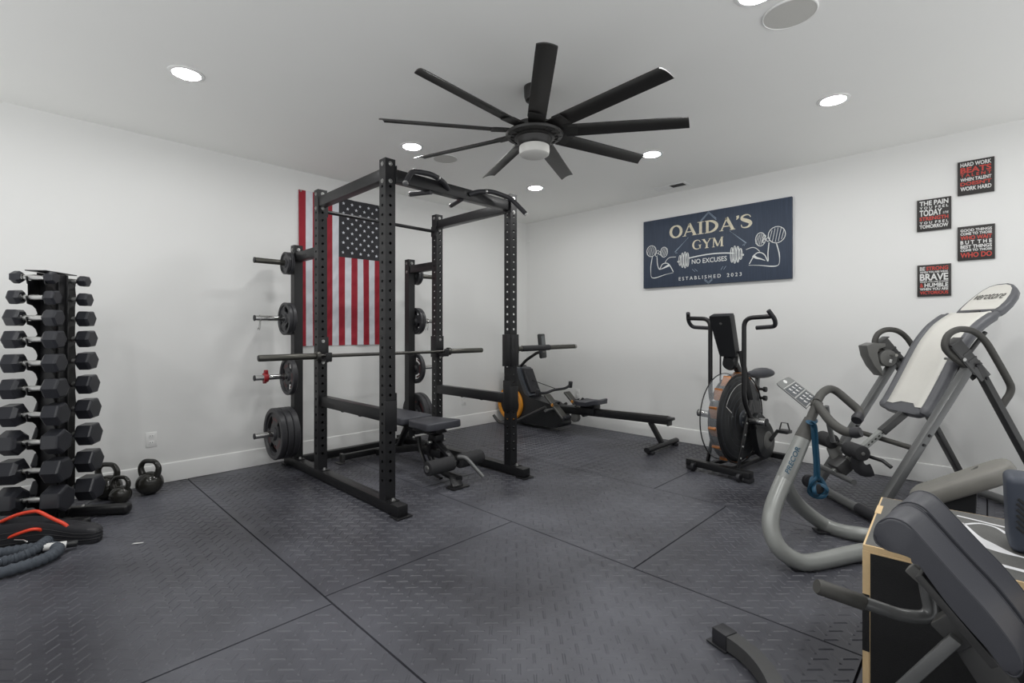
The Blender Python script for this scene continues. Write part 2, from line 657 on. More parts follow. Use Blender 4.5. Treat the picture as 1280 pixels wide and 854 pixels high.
# ceiling fan: nine blades
FX, FY = 2.664, -2.81
t = thing('ceiling_fan', 'large black nine-blade ceiling fan with a round white light', 'ceiling fan', (FX, FY, ROOM_H))
mb = MB(); mb.lathe([(0, -0.095), (0.03, -0.094), (0.055, -0.085), (0.064, -0.06), (0.066, 0)], seg=32)
mb.build('canopy', M['fan_black'], t)
mb = MB(); mb.cyl((0, 0, -0.09), (0, 0, -0.24), 0.0135); mb.build('downrod', M['fan_black'], t)
mb = MB()
mb.lathe([(0, -0.20), (0.03, -0.205), (0.05, -0.225), (0.10, -0.232), (0.118, -0.24), (0.12, -0.275), (0.10, -0.30), (0, -0.30)], seg=40)
motor = mb.build('motor_housing', M['fan_black'], t)
mb = MB()
mb.lathe([(0.095, -0.295), (0.175, -0.292), (0.182, -0.30), (0.176, -0.312), (0.150, -0.318), (0.150, -0.312), (0.128, -0.316),
          (0.128, -0.325), (0.112, -0.33), (0.105, -0.352), (0.098, -0.372), (0.092, -0.376), (0.0, -0.376)], seg=48)
for k in range(18):
    a = 2 * PI * k / 18
    mb.bar((0.10 * math.cos(a), 0.10 * math.sin(a), -0.322), (0.17 * math.cos(a), 0.17 * math.sin(a), -0.314), 0.006, 0.008)
mb.build('hub_ring', M['fan_black'], t)
mb = MB(); mb.lathe([(0.094, -0.374), (0.096, -0.40), (0.092, -0.424), (0.08, -0.432), (0, -0.434)], seg=40)
mb.build('light_lens', M['lens'], t)
for k in range(9):
    a = R(-44.9 + 40 * k)
    T = rot('Z', math.degrees(a))
    hold = MB()
    hold.loft([[T @ Vector(p) for p in ((x, -w, z0 + 0.010), (x, w, z0 - 0.006), (x, w, z0), (x, -w, z0 + 0.016))]
               for x, w, z0 in ((0.09, 0.040, -0.285), (0.16, 0.048, -0.287), (0.25, 0.05, -0.29), (0.27, 0.048, -0.291))])
    mb = MB()
    rings = []
    for i in range(9):
        x = 0.2 + (0.93 - 0.2) * i / 8
        w = 0.053 - 0.005 * i / 8
        if i == 8:
            w *= 0.98
        sl = math.tan(R(-15))
        up_, lo_ = [], []
        for q in range(7):
            f = -1 + 2 * q / 6
            camb = 0.010 * (1 - f * f)
            y_ = f * w
            xx = x + (0.012 * f if i == 8 else 0)
            up_.append((xx, y_, -0.285 + y_ * sl + camb + 0.003))
            lo_.append((xx, y_, -0.285 + y_ * sl + camb - 0.003))
        rings.append([T @ Vector(p) for p in up_ + lo_[::-1]])
    mb.loft(rings)
    bl = mb.build('blade', M['fan_black'], t)
    hold.build('blade_holder', M['fan_black'], bl)

# outlets
for (p, ang, lb) in (((0.0, -4.344, 0.355), 90, 'white duplex outlet on the left wall beyond the kettlebells'),
                     ((0.0, -1.149, 0.335), 90, 'white duplex outlet on the left wall behind the power rack'),
                     ((0.909, 0.0, 0.40), 0, 'white duplex outlet on the right wall above the rower rail')):
    t = thing('wall_outlet', lb, 'outlet', p, R(ang), 'wall outlets')
    mb = MB(); mb.box((0, -0.003, 0), (0.072, 0.006, 0.116), bev=0.0025); cp = mb.build('cover_plate', M['trim'], t)
    for dz in (-0.026, 0.026):
        mb = MB(); mb.box((0, -0.0065, dz), (0.034, 0.003, 0.03), bev=0.001); so = mb.build('socket', M['trim'], cp)
        for dx in (-0.007, 0.007):
            mb.__init__(); mb.box((dx, -0.0082, dz + 0.004), (0.0025, 0.0008, 0.009))
            mb.build('slot', M['slot'], cp)
t = MB(); t.lathe([(0, 0.012), (0.018, 0.01), (0.022, 0.0)], TR(0.054, 0, 2.482) @ rot('X', 90), seg=20)
tag(t.build('wall_sensor', M['trim']), 'tiny round white sensor high in the room corner', 'sensor')

# ------------------------------------------------------------------ flag (hung by its fly, stripes upright)
FY0, FY1, FZ0, FZ1 = -3.205, -2.335, 1.065, 2.56
FW, FH = FY1 - FY0, FZ1 - FZ0


def cloth(f, g):
    """small ripples of the hanging nylon; f across, g up"""
    return 0.012 + 0.0055 * math.sin(g * 62 + 3 * math.sin(f * 9)) * math.sin(f * 13 * PI) ** 2 + 0.003 * math.sin(f * 17 + g * 5) \
        + 0.006 * (1 - g) * math.sin(f * 9 + 1)


fl = thing('flag', 'red white and black stars-and-stripes flag hung upright on the left wall', 'flag', (0.0, FY0, FZ0))
for which, mm in ((0, 'flag_red'), (1, 'flag_white')):
    for k in range(13):
        if k % 2 != which:
            continue
        top = 0.60 if k >= 6 else 1.0
        mb = MB()
        nx, ny = 5, int(90 * top)
        vs, fs = [], []
        for j in range(ny + 1):
            for i in range(nx + 1):
                f = (k + i / nx) / 13
                g = top * j / ny
                vs.append((cloth(f, g), f * FW, g * FH))
        for j in range(ny):
            for i in range(nx):
                a = j * (nx + 1) + i
                fs.append((a, a + 1, a + nx + 2, a + nx + 1))
        mb.add(vs, fs)
        mb.build('stripe', M[mm], fl, angle=70)
mb = MB()
vs, fs = [], []
nx, ny = 30, 36
for j in range(ny + 1):
    for i in range(nx + 1):
        f = (6 + 7 * i / nx) / 13
        g = 0.60 + 0.40 * j / ny
        vs.append((cloth(f, g), f * FW, g * FH))
for j in range(ny):
    for i in range(nx):
        a = j * (nx + 1) + i
        fs.append((a, a + 1, a + nx + 2, a + nx + 1))
mb.add(vs, fs)
canton = mb.build('canton', M['flag_dark'], fl, angle=70)
canton['label'] = 'black star field'
for c in range(11):
    for r in range(9):
        if (c + r) % 2:
            continue
        gy = 0.60 + 0.40 * (1 - (c + 1) / 12)
        fy = (6 + 7 * (r + 1) / 10) / 13
        cx, cz, rr = fy * FW, gy * FH, 0.0185
        poly = []
        for k in range(10):
            a = PI / 2 + k * PI / 5
            q = rr if k % 2 == 0 else rr * 0.42
            poly.append((cx + q * math.cos(a), cz + q * math.sin(a)))
        mb = MB()
        x = cloth(fy, gy) + 0.0025
        v0 = [(x, p[0], p[1]) for p in poly] + [(x, cx, cz)]
        mb.add(v0, [(i, (i + 1) % 10, 10) for i in range(10)])
        mb.build('star', M['flag_white'], canton)
for fy in (0.02, 0.98):
    mb = MB(); mb.lathe([(0.004, 0.016), (0.009, 0.02), (0.010, 0.014)], TR(0, fy * FW, FH - 0.012) @ rot('Y', 90), seg=14)
    mb.build('grommet', M['zinc'], fl)

# ------------------------------------------------------------------ gym sign
SX0, SX1, SZ0, SZ1 = 1.872, 3.40, 1.70, 2.465
sign = thing('gym_sign', 'wide slate blue wooden gym sign with cream lettering on the right wall', 'sign', (0, 0, 0))
mb = MB(); mb.box(((SX0 + SX1) / 2, -0.0165, (SZ0 + SZ1) / 2), (SX1 - SX0, 0.033, SZ1 - SZ0), bev=0.002)
panel = mb.build('panel', M['sign_wood'], sign)
WT = Matrix(((1, 0, 0, 0), (0, 0, -1, -0.0335), (0, 1, 0, 0), (0, 0, 0, 1)))   # local xy -> wall xz, facing -y


def serif_word(mb, word, x0, z0, width, height, T):
    """serif capitals made of thick and thin strokes"""
    G = {  # advance, strokes (points, weight), serifs (x, y)
        'O': (0.86, [('ring', 0.43, 0.5, 0.40, 0.5)], []),
        'A': (0.90, [([(0.44, 0.98), (0.12, 0.03)], 0.075), ([(0.42, 1.0), (0.78, 0.03)], 0.17), ([(0.24, 0.33), (0.62, 0.33)], 0.06)],
              [(0.12, 0.03, 0.24), (0.76, 0.03, 0.30)]),
        'I': (0.46, [([(0.23, 0.03), (0.23, 0.97)], 0.17)], [(0.23, 0.03, 0.38), (0.23, 0.97, 0.38)]),
        'D': (0.88, [([(0.18, 0.03), (0.18, 0.97)], 0.16), ('dbow', 0.18, 0.5, 0.60, 0.47)], [(0.14, 0.03, 0.24), (0.14, 0.97, 0.24)]),
        "'": (0.26, [([(0.13, 1.0), (0.15, 0.86), (0.08, 0.70)], [0.15, 0.14, 0.03])], []),
        'S': (0.68, [('curve', [(0.58, 0.76), (0.50, 0.92), (0.32, 0.97), (0.14, 0.88), (0.12, 0.70), (0.30, 0.57), (0.50, 0.44), (0.58, 0.27),
                                (0.46, 0.08), (0.28, 0.03), (0.12, 0.10), (0.08, 0.28)],
                      [0.05, 0.05, 0.07, 0.12, 0.17, 0.20, 0.20, 0.17, 0.11, 0.07, 0.05, 0.05])], []),
        'G': (0.88, [('curve', [(0.74, 0.72), (0.66, 0.90), (0.46, 0.98), (0.22, 0.88), (0.11, 0.62), (0.11, 0.38), (0.22, 0.12), (0.46, 0.02),
                                (0.64, 0.08), (0.72, 0.18)],
                      [0.05, 0.06, 0.07, 0.12, 0.17, 0.17, 0.12, 0.07, 0.07, 0.08]), ([(0.71, 0.05), (0.71, 0.44)], 0.14)], [(0.70, 0.44, 0.30)]),
        'Y': (0.86, [([(0.14, 0.97), (0.43, 0.46)], 0.16), ([(0.72, 0.97), (0.45, 0.46)], 0.07), ([(0.43, 0.03), (0.43, 0.50)], 0.16)],
              [(0.13, 0.97, 0.28), (0.73, 0.97, 0.24), (0.43, 0.03, 0.34)]),
        'M': (1.06, [([(0.15, 0.03), (0.18, 0.97)], 0.07), ([(0.20, 0.97), (0.52, 0.10)], 0.15), ([(0.52, 0.06), (0.84, 0.97)], 0.06),
                     ([(0.86, 0.03), (0.86, 0.97)], 0.16)], [(0.15, 0.03, 0.24), (0.88, 0.03, 0.28), (0.14, 0.97, 0.20), (0.90, 0.97, 0.20)]),
    }
    tot = sum(G[c][0] for c in word)
    sx = width / tot
    x = x0
    z = 0.0006
    for c in word:
        adv, st, sf = G[c]
        P = lambda p: (x + p[0] * sx, z0 + p[1] * height)
        for s_ in st:
            if s_[0] == 'ring':
                _, cx, cy, rx, ry = s_
                pts, ws = [], []
                for k in range(33):
                    a = 2 * PI * k / 32
                    pts.append(P((cx + (rx - 0.06) * math.cos(a), cy + (ry - 0.03) * math.sin(a))))
                    ws.append((0.07 + 0.11 * abs(math.cos(a))) * sx)
                mb.stroke(pts, ws, T, z)
            elif s_[0] == 'dbow':
                _, cx, cy, rx, ry = s_
                pts, ws = [], []
                for k in range(17):
                    a = PI / 2 - PI * k / 16
                    pts.append(P((cx + (rx - 0.04) * math.cos(a), cy + (ry - 0.02) * math.sin(a))))
                    ws.append((0.06 + 0.12 * math.cos(a)) * sx)
                mb.stroke(pts, ws, T, z)
            elif s_[0] == 'curve':
                cp = catmull([(p[0], p[1], w) for p, w in zip(s_[1], s_[2])], 4)
                mb.stroke([P((p.x, p.y)) for p in cp], [p.z * sx for p in cp], T, z)
            else:
                w = s_[1]
                mb.stroke([P(p) for p in s_[0]], [q * sx for q in w] if isinstance(w, list) else w * sx, T, z)
        for (a, b, w) in sf:
            mb.stroke([P((a - w / 2, b)), P((a + w / 2, b))], 0.05 * height, T, z + 0.0002)
        x += adv * sx


mb = MB(); serif_word(mb, "OAIDA'S", 2.19, 2.232, 0.865, 0.133, WT); mb.build('lettering', M['sign_cream'], panel)
mb = MB(); serif_word(mb, 'GYM', 2.447, 2.078, 0.335, 0.098, WT); mb.build('lettering', M['sign_cream'], panel)
mb = MB(); mb.text('NO EXCUSES', WT @ TR(2.443, 1.925, 0), 0.366, 0.050, 0.0004, 0.012); mb.build('lettering', M['sign_white'], panel)
mb = MB(); mb.text('E S T A B L I S H E D    2 0 2 3', WT @ TR(2.298, 1.759, 0), 0.655, 0.037, 0.0004, 0.01)
mb.build('lettering', M['sign_white'], panel)
mb = MB()
for off in (0.0, 0.014):
    mb.stroke([(2.537, 2.372 - off), (2.622, 2.456 - off), (2.703, 2.372 - off)], 0.005, WT, 0.0003)
    mb.stroke([(2.404 - off * .6, 2.215 - off * .6), (2.252 + off * .5, 2.078), (2.268 + off, 2.058 + off * .3)], 0.005, WT, 0.0003)
    mb.stroke([(2.837 + off * .6, 2.223 - off * .6), (2.998 - off * .5, 2.083), (2.975 - off, 2.058 + off * .3)], 0.005, WT, 0.0003)
    mb.stroke([(2.579, 1.742 + off), (2.622, 1.706 + off), (2.662, 1.742 + off)], 0.005, WT, 0.0003)
    mb.stroke([(2.447 + off * 2, 1.872), (2.478 + off * 2, 1.842)], 0.004, WT, 0.0003)
    mb.stroke([(2.80 - off * 2, 1.872), (2.778 - off * 2, 1.838)], 0.004, WT, 0.0003)
mb.build('diamond_outline', M['sign_line'], panel)


def ell(cx, cz, rx, rz, a0=0, a1=360, n=18, tilt=0):
    out = []
    for k in range(n + 1):
        a = R(a0 + (a1 - a0) * k / n)
        x, y = rx * math.cos(a), rz * math.sin(a)
        c_, s_ = math.cos(R(tilt)), math.sin(R(tilt))
        out.append((cx + x * c_ - y * s_, cz + x * s_ + y * c_))
    return out


def cat2(pts, n=5):
    return [(p.x, p.y) for p in catmull([(a, b, 0) for a, b in pts], n)]


mb = MB()
mb.stroke(cat2([(2.41, 1.993), (2.53, 2.006), (2.66, 2.012), (2.78, 2.006), (2.88, 1.993)]), [0.012] * 21, WT, 0.0005)
for cx, d in ((2.357, 1), (2.899, -1)):
    for q, (dx, hh) in enumerate(((-0.045, 0.055), (-0.018, 0.08), (0.012, 0.088), (0.04, 0.075))):
        mb.stroke(ell(cx + dx * d, 1.978, 0.014, hh), 0.007, WT, 0.0005 + q * 0.0001)
        mb.stroke([(cx + dx * d, 1.978 - hh * .8), (cx + dx * d + 0.004, 1.978 + hh * .8)], 0.006, WT, 0.0005 + q * 0.0001)
    mb.stroke([(cx - 0.075 * d, 1.965), (cx - 0.05 * d, 1.972)], 0.018, WT, 0.0005)
mb.build('barbell_drawing', M['sign_white'], panel)


def arm_drawing(pts_outer, bicep, trap, balls, fist):
    mb = MB()
    cp = cat2(pts_outer)
    mb.stroke(cp, [0.007 + 0.003 * math.sin(i * .4) for i in range(len(cp))], WT, 0.0005)
    mb.stroke(cat2(bicep), 0.009, WT, 0.0006)
    mb.stroke(cat2(trap), [0.004 + 0.016 * (i / 10.) for i in range(len(cat2(trap)))], WT, 0.0005)
    for (cx, cz, rx, rz) in balls:
        mb.stroke(ell(cx, cz, rx, rz), 0.007, WT, 0.0005)
        for k in range(5):
            f = -0.7 + 0.35 * k
            h = rz * math.sqrt(max(0, 1 - f * f)) * 0.85
            mb.stroke([(cx + f * rx - 0.012, cz - h), (cx + f * rx + 0.012, cz + h)], 0.0045, WT, 0.0006)
    for (cx, cz) in fist:
        mb.stroke(ell(cx, cz, 0.014, 0.018, 20, 320), 0.006, WT, 0.0007)
    return mb.build('arm_drawing', M['sign_white'], panel)


arm_drawing([(1.984, 2.055), (1.965, 1.95), (1.965, 1.87), (1.976, 1.82), (2.028, 1.812), (2.14, 1.838), (2.235, 1.852)],
            [(2.041, 2.045), (2.047, 1.96), (2.07, 1.905), (2.104, 1.955), (2.15, 1.965), (2.188, 1.944), (2.235, 1.862)],
            [(2.07, 1.90), (2.11, 1.91), (2.15, 1.925), (2.185, 1.94)],
            [(1.972, 2.118, 0.058, 0.062), (2.125, 2.09, 0.042, 0.056)], [(2.05, 2.10), (2.075, 2.085), (2.035, 2.07)])
arm_drawing([(3.266, 2.054), (3.292, 1.95), (3.296, 1.87), (3.28, 1.832), (3.22, 1.83), (3.12, 1.848), (3.02, 1.858)],
            [(3.205, 2.061), (3.195, 1.96), (3.195, 1.88), (3.165, 1.945), (3.12, 1.973), (3.075, 1.955), (3.025, 1.87)],
            [(3.17, 1.89), (3.13, 1.91), (3.09, 1.925), (3.06, 1.95)],
            [(3.272, 2.125, 0.075, 0.078), (3.128, 2.10, 0.045, 0.065)], [(3.165, 2.115), (3.195, 2.09), (3.16, 2.08)])
mb = MB(); mb.stroke(cat2([(2.138, 1.972), (2.165, 2.008), (2.20, 2.024), (2.265, 2.021)]), 0.006, WT, 0.0006)
mb.stroke(cat2([(3.122, 1.982), (3.09, 2.016), (3.05, 2.03), (2.995, 2.016)]), 0.006, WT, 0.0006)
mb.build('shoulder_line', M['sign_white'], panel)

# ------------------------------------------------------------------ four motivational pictures
PICS = [
    ((4.537, 2.248, 0.202, 0.258), 'small black square quote picture reading HARD WORK BEATS TALENT, topmost of four',
     [('HARD WORK', 0.83, 0.12, 'w', 0), ('BEATS', 0.64, 0.17, 'r', 0), ('T A L E N T', 0.53, 0.09, 'r', 0), ('WHEN TALENT', 0.40, 0.10, 'w', 0),
      ("DOESN'T", 0.27, 0.11, 'r', 0), ('WORK HARD', 0.12, 0.12, 'w', 0)]),
    ((4.296, 2.005, 0.205, 0.252), 'small black square quote picture reading THE PAIN YOU FEEL TODAY, beside the sign',
     [('THE PAIN', 0.80, 0.15, 'w', 0), ('Y O U  F E E L', 0.69, 0.08, 'w', 0), ('TODAY', 0.47, 0.20, 'w', 1), ('STRENGTH', 0.33, 0.12, 'r', 0),
      ('Y O U  F E E L', 0.22, 0.08, 'w', 0), ('TOMORROW', 0.08, 0.12, 'w', 0)]),
    ((4.537, 1.747, 0.205, 0.260), 'small black square quote picture reading GOOD THINGS COME TO THOSE WHO WAIT',
     [('GOOD THINGS', 0.84, 0.08, 'w', 0), ('COME TO THOSE', 0.74, 0.08, 'w', 0), ('WHO WAIT', 0.60, 0.12, 'r', 0), ('B U T  T H E', 0.47, 0.11, 'w', 0),
      ('BEST THINGS', 0.35, 0.10, 'w', 0), ('COME TO THOSE', 0.26, 0.07, 'w', 0), ('WHO DO', 0.08, 0.15, 'r', 0)]),
    ((4.298, 1.483, 0.202, 0.252), 'small black square quote picture reading BE STRONG BRAVE HUMBLE, lowest of four',
     [('STRONG', 0.82, 0.12, 'r', 2), ('WHEN YOU ARE WEAK', 0.74, 0.06, 'w', 0), ('BRAVE', 0.50, 0.22, 'w', 0), ('WHEN YOU ARE SCARED', 0.44, 0.045, 'w', 0),
      ('HUMBLE', 0.29, 0.13, 'w', 3), ('WHEN YOU ARE', 0.19, 0.085, 'w', 0), ('VICTORIOUS', 0.07, 0.10, 'r', 0)]),
]
for (x0, z0, w, h), lb, lines in PICS:
    t = thing('quote_picture', lb, 'picture', (x0, 0, z0), 0, 'motivational pictures on the right wall')
    mb = MB(); mb.box((w / 2, -0.008, h / 2), (w, 0.016, h), bev=0.0015); pn = mb.build('panel', M['pic_black'], t)
    T = Matrix(((1, 0, 0, 0), (0, 0, -1, -0.0163), (0, 1, 0, 0), (0, 0, 0, 1)))
    for s_, f, hh, c, special in lines:
        xa, ww = 0.08, 0.84
        if special == 1:
            ww = 0.66
        if special == 2:
            xa, ww = 0.27, 0.65
        if special == 3:
            xa, ww = 0.22, 0.70
        mb = MB(); mb.text(s_, T @ TR(xa * w, f * h, 0), ww * w, hh * h, 0.0003, 0.030)
        mb.build('lettering', M['pic_white' if c == 'w' else 'pic_red'], pn)
        if special:
            e = {1: ('IS THE', 0.77, 0.15, 'w', 0.07, f + 0.02), 2: ('BE', 0.08, 0.16, 'w', 0.12, f), 3: ('&', 0.08, 0.11, 'r', 0.13, f)}[special]
            mb = MB(); mb.text(e[0], T @ TR(e[1] * w, e[5] * h, 0), e[2] * w, e[4] * h, 0.0003, 0.016)
            mb.build('lettering', M['pic_white' if e[3] == 'w' else 'pic_red'], pn)

# ------------------------------------------------------------------ power rack
PW = 0.076
LY0, LY1 = -3.375, -3.299         # left frame, outer and inner face
RY0, RY1 = -2.19, -2.114          # right frame
PX = {'front': (1.769, 1.845), 'middle': (0.744, 0.82), 'rear': (0.262, 0.338)}
TOPZ, REARZ, BASEZ = 2.362, 1.968, 0.076
PITCH = 0.0635


def perforated_post(mb, x0, y0, z0, z1, za, zb, hr=0.0105, faces='xy'):
    """square tube with a row of through holes in its faces"""
    w = PW
    cells = int(round((zb - za) / PITCH))

    def face(o, ux, outward):
        # o: lower corner, ux: horizontal unit; rows of cells
        def P(u, z):
            return (o[0] + ux[0] * u, o[1] + ux[1] * u, z)
        if cells <= 0:
            mb.add([P(0, z0), P(w, z0), P(w, z1), P(0, z1)], [(0, 1, 2, 3)])
            return
        mb.add([P(0, z0), P(w, z0), P(w, za), P(0, za)], [(0, 1, 2, 3)])
        mb.add([P(0, za + cells * PITCH), P(w, za + cells * PITCH), P(w, z1), P(0, z1)], [(0, 1, 2, 3)])
        for c in range(cells):
            zc = za + c * PITCH
            cz = zc + PITCH / 2
            outer = [(0, zc), (w / 2, zc), (w, zc), (w, cz), (w, zc + PITCH), (w / 2, zc + PITCH), (0, zc + PITCH), (0, cz)]
            hole = [(w / 2 + hr * math.cos(R(225 + 45 * k)), cz + hr * math.sin(R(225 + 45 * k))) for k in range(8)]
            mb.add([P(*p) for p in outer] + [P(*p) for p in hole],
                   [(k, (k + 1) % 8, 8 + (k + 1) % 8, 8 + k) for k in range(8)])
    face((x0, y0), (1, 0), -1)
    face((x0 + w, y0), (0, 1), 1)
    face((x0 + w, y0 + w), (-1, 0), 1)
    face((x0, y0 + w), (0, -1), -1)
    mb.add([(x0, y0, z1), (x0 + w, y0, z1), (x0 + w, y0 + w, z1), (x0, y0 + w, z1)], [(0, 1, 2, 3)])
    bmesh.ops.remove_doubles(mb.bm, verts=mb.bm.verts[:], dist=1e-5)


rack = thing('power_rack', 'tall black six-post power rack with pull-up bar and plate pegs', 'power rack', (1.05, -2.745, 0))


def bolt(parent, p, d, r=0.011, h=0.008):
    mb = MB()
    F = frame(p, d)
    mb.lathe([(0, h), (r * 0.7, h), (r, h * 0.5), (r, 0)], F, seg=6)
    mb.lathe([(0, h * .3), (r * 1.35, h * .3), (r * 1.35, 0)], F, seg=16)
    return mb.build('bolt', M['zinc'], parent, world=True)


K = M['black_powder']
for yy, inner in ((LY0, 1), (RY0, -1)):
    yc = yy + PW / 2
    mb = MB(); mb.box(((0.10 + 1.995) / 2, yc, 0.0085 + 0.068 / 2), (1.895, PW, 0.068), bev=0.003)
    base = mb.build('base_rail', K, rack, world=True)
    for xe in (1.962, 0.13):
        mb = MB(); mb.box((xe + (0.01 if xe > 1 else 0), yc, 0.004), (0.10, 0.115, 0.007), bev=0.002)
        mb.build('foot_plate', K, base, world=True)
    for key in ('front', 'middle', 'rear'):
        x0, x1 = PX[key]
        zt = REARZ if key == 'rear' else TOPZ
        mb = MB()
        if key == 'rear':
            perforated_post(mb, x0, yy, BASEZ, zt, 0, 0)
        else:
            perforated_post(mb, x0, yy, BASEZ, zt, BASEZ + 0.10, BASEZ + 0.10 + 32 * PITCH)
        post = mb.build('upright', K, rack, world=True, angle=30)
        # welded foot bracket with bolts
        mb = MB()
        mb.box((x1 + 0.028, yc, BASEZ + 0.003), (0.06, PW * 0.95, 0.006), bev=0.001)
        br = mb.build('foot_bracket', K, post, world=True)
        bolt(br, (x1 + 0.034, yc, BASEZ + 0.005), (0, 0, 1), 0.013, 0.018)
        for dz in ((0.055, 0.17) if key != 'rear' else (0.06, 0.15)):
            bolt(post, (x1, yc, zt - dz + 0.02), (1, 0, 0))
            bolt(post, (x0 + PW / 2, yy, zt - dz + 0.02), (0, -1, 0))
    # beam joining front and middle posts at the top
    mb = MB(); mb.box(((PX['front'][0] + PX['middle'][1]) / 2, yc, 2.262), (PX['front'][0] - PX['middle'][1], PW - 0.008, 0.078), bev=0.003)
    mb.build('top_side_beam', K, rack, world=True)
    # short brace to the plate-storage post
    mb = MB(); mb.box(((PX['middle'][0] + PX['rear'][1]) / 2, yc, 1.862), (PX['middle'][0] - PX['rear'][1], PW - 0.01, 0.078), bev=0.003)
    mb.build('storage_brace', K, rack, world=True)
    # safety arm between the posts
    mb = MB()
    mb.box(((PX['front'][0] + PX['middle'][1]) / 2, yc + inner * 0.008, 0.637), (PX['front'][0] - PX['middle'][1] - 0.006, 0.062, 0.082), bev=0.004)
    sf = mb.build('safety_arm', K, rack, world=True)
    mb = MB(); mb.box((PX['front'][1] + 0.005, yc, 0.64), (0.010, PW + 0.016, 0.20), bev=0.003)
    mb.box((PX['front'][0] + PW / 2, yc + inner * (PW / 2 + 0.005), 0.66), (PW + 0.012, 0.010, 0.26), bev=0.003)
    mb.build('end_bracket', K, sf, world=True)
    for dx in (0.35, 0.62):
        mb = MB(); mb.box((PX['middle'][1] + dx, yc, 0.592), (0.03, 0.02, 0.012), bev=0.003)
        mb.build('stop_pin', K, sf, world=True)
    # hook cradles on the middle posts
    mb = MB()
    x1 = PX['middle'][1]
    mb.box((x1 + 0.005, yc, 1.055), (0.010, PW + 0.012, 0.21), bev=0.003)
    mb.box((x1 - PW / 2, yc + inner * (PW / 2 + 0.006), 1.055), (PW + 0.01, 0.010, 0.21), bev=0.003)
    mb.box((x1 + 0.062, yc, 0.972), (0.112, 0.052, 0.022), bev=0.006)
    mb.box((x1 + 0.112, yc, 1.0), (0.016, 0.052, 0.072), bev=0.006)
    hk = mb.build('bar_hook', K, rack, world=True)
    mb = MB(); mb.box((x1 + 0.056, yc, 0.987), (0.086, 0.054, 0.010), bev=0.003); mb.build('liner', M['rubber'], hk, world=True)
    bolt(hk, (x1 + 0.011, yc, 1.125), (1, 0, 0), 0.010)
    bolt(hk, (x1 + 0.011, yc, 0.952), (1, 0, 0), 0.010)

yL, yR = LY1, RY0
mb = MB(); mb.box(((PX['rear'][0] + PX['rear'][1]) / 2 - 0.06, (yL + yR) / 2, 0.042), (0.06, yR - yL, 0.066), bev=0.003)
mb.build('base_crossmember', K, rack, world=True)
# front top beam with shaped pull-up grips
xb = (PX['front'][0] + PX['front'][1]) / 2
mb = MB(); mb.box((xb, (yL + yR) / 2, 2.262), (PW - 0.008, yR - yL, 0.082), bev=0.003)
beam = mb.build('top_front_beam', K, rack, world=True)
mb = MB()
for sy in (yL + 0.004, yR - 0.004):
    mb.box((xb, sy, 2.262), (PW + 0.02, 0.008, 0.12), bev=0.002)
mb.build('beam_flange', K, beam, world=True)
ym = (yL + yR) / 2
for s_ in (-1, 1):
    # angled outer handle
    pts = fillet([(xb + 0.03, ym + s_ * 0.10, 2.262), (1.868, ym + s_ * 0.16, 2.290), (1.90, ym + s_ * 0.29, 2.313), (1.925, ym + s_ * 0.475, 2.290),
                  (2.0, ym + s_ * 0.575, 2.168)], 0.05)
    mb = MB(); mb.tube(pts, 0.0185, 14)
    g = mb.build('pull_up_grip', M['rubber'], beam, world=True)
    e = Vector(pts[-1]); d = (pts[-1] - pts[-2]).normalized()
    mb = MB(); mb.cyl(e - d * 0.004, e + d * 0.010, 0.0195, 16, 0.003); mb.build('end_cap', M['zinc'], g, world=True)
    mb = MB(); mb.cyl(Vector((1.887, ym + s_ * 0.225, 2.303)), Vector((1.891, ym + s_ * 0.240, 2.306)), 0.0200, 16); mb.build('grip_collar', M['zinc'], g, world=True)
# short stub handles on the inside
for p0, p1 in ((Vector((1.8300, -2.9920, 2.2120)), Vector((1.6200, -3.0290, 2.2290))), (Vector((1.8160, -2.6970, 2.2200)), Vector((1.6490, -2.6650, 2.2080)))):
    mb = MB(); mb.cyl(p0, p1, 0.0175, 14); g = mb.build('pull_up_grip', M['rubber'], beam, world=True)
    d = (p1 - p0).normalized()
    mb = MB(); mb.cyl(p1 - d * 0.004, p1 + d * 0.010, 0.0185, 16, 0.003); mb.build('end_cap', M['zinc'], g, world=True)
# straight pull-up bar between the middle posts
xm = (PX['middle'][0] + PX['middle'][1]) / 2
mb = MB(); mb.cyl((xm, yL, 2.195), (xm, yR, 2.195), 0.0155, 16)
pb = mb.build('pull_up_bar', K, rack, world=True)
for sy in (yL + 0.005, yR - 0.005):
    mb = MB(); mb.box((xm, sy, 2.195), (PW, 0.010, 0.10), bev=0.002); mb.build('bar_flange', K, pb, world=True)
# dip-bar attachment on the right front post
yc = RY0 + PW / 2
mb = MB()
mb.box((PX['front'][1] + 0.006, yc, 1.045), (0.012, PW + 0.024, 0.27), bev=0.003)
mb.box((xb, RY0 - 0.006, 1.045), (PW + 0.024, 0.012, 0.27), bev=0.003)
mb.box((xb, RY1 + 0.006, 1.045), (PW + 0.024, 0.012, 0.20), bev=0.003)
mb.box((xb, RY1 + 0.022, 1.055), (0.06, 0.03, 0.075), bev=0.004)
db = mb.build('dip_attachment', K, rack, world=True)
mb = MB(); mb.cyl((xb, RY1 + 0.03, 1.055), (xb, RY1 + 0.85, 1.06), 0.021, 18); mb.build('dip_bar', M['sleeve'], db, world=True)
mb = MB(); mb.cyl((xb, RY1 + 0.10, 1.0555), (xb, RY1 + 0.47, 1.058), 0.026, 18, 0.003); mb.build('dip_grip', M['foam'], db, world=True)
mb = MB(); mb.cyl((xb, RY1 + 0.845, 1.06), (xb, RY1 + 0.872, 1.06), 0.0225, 18, 0.003); mb.build('end_cap', M['zinc'], db, world=True)

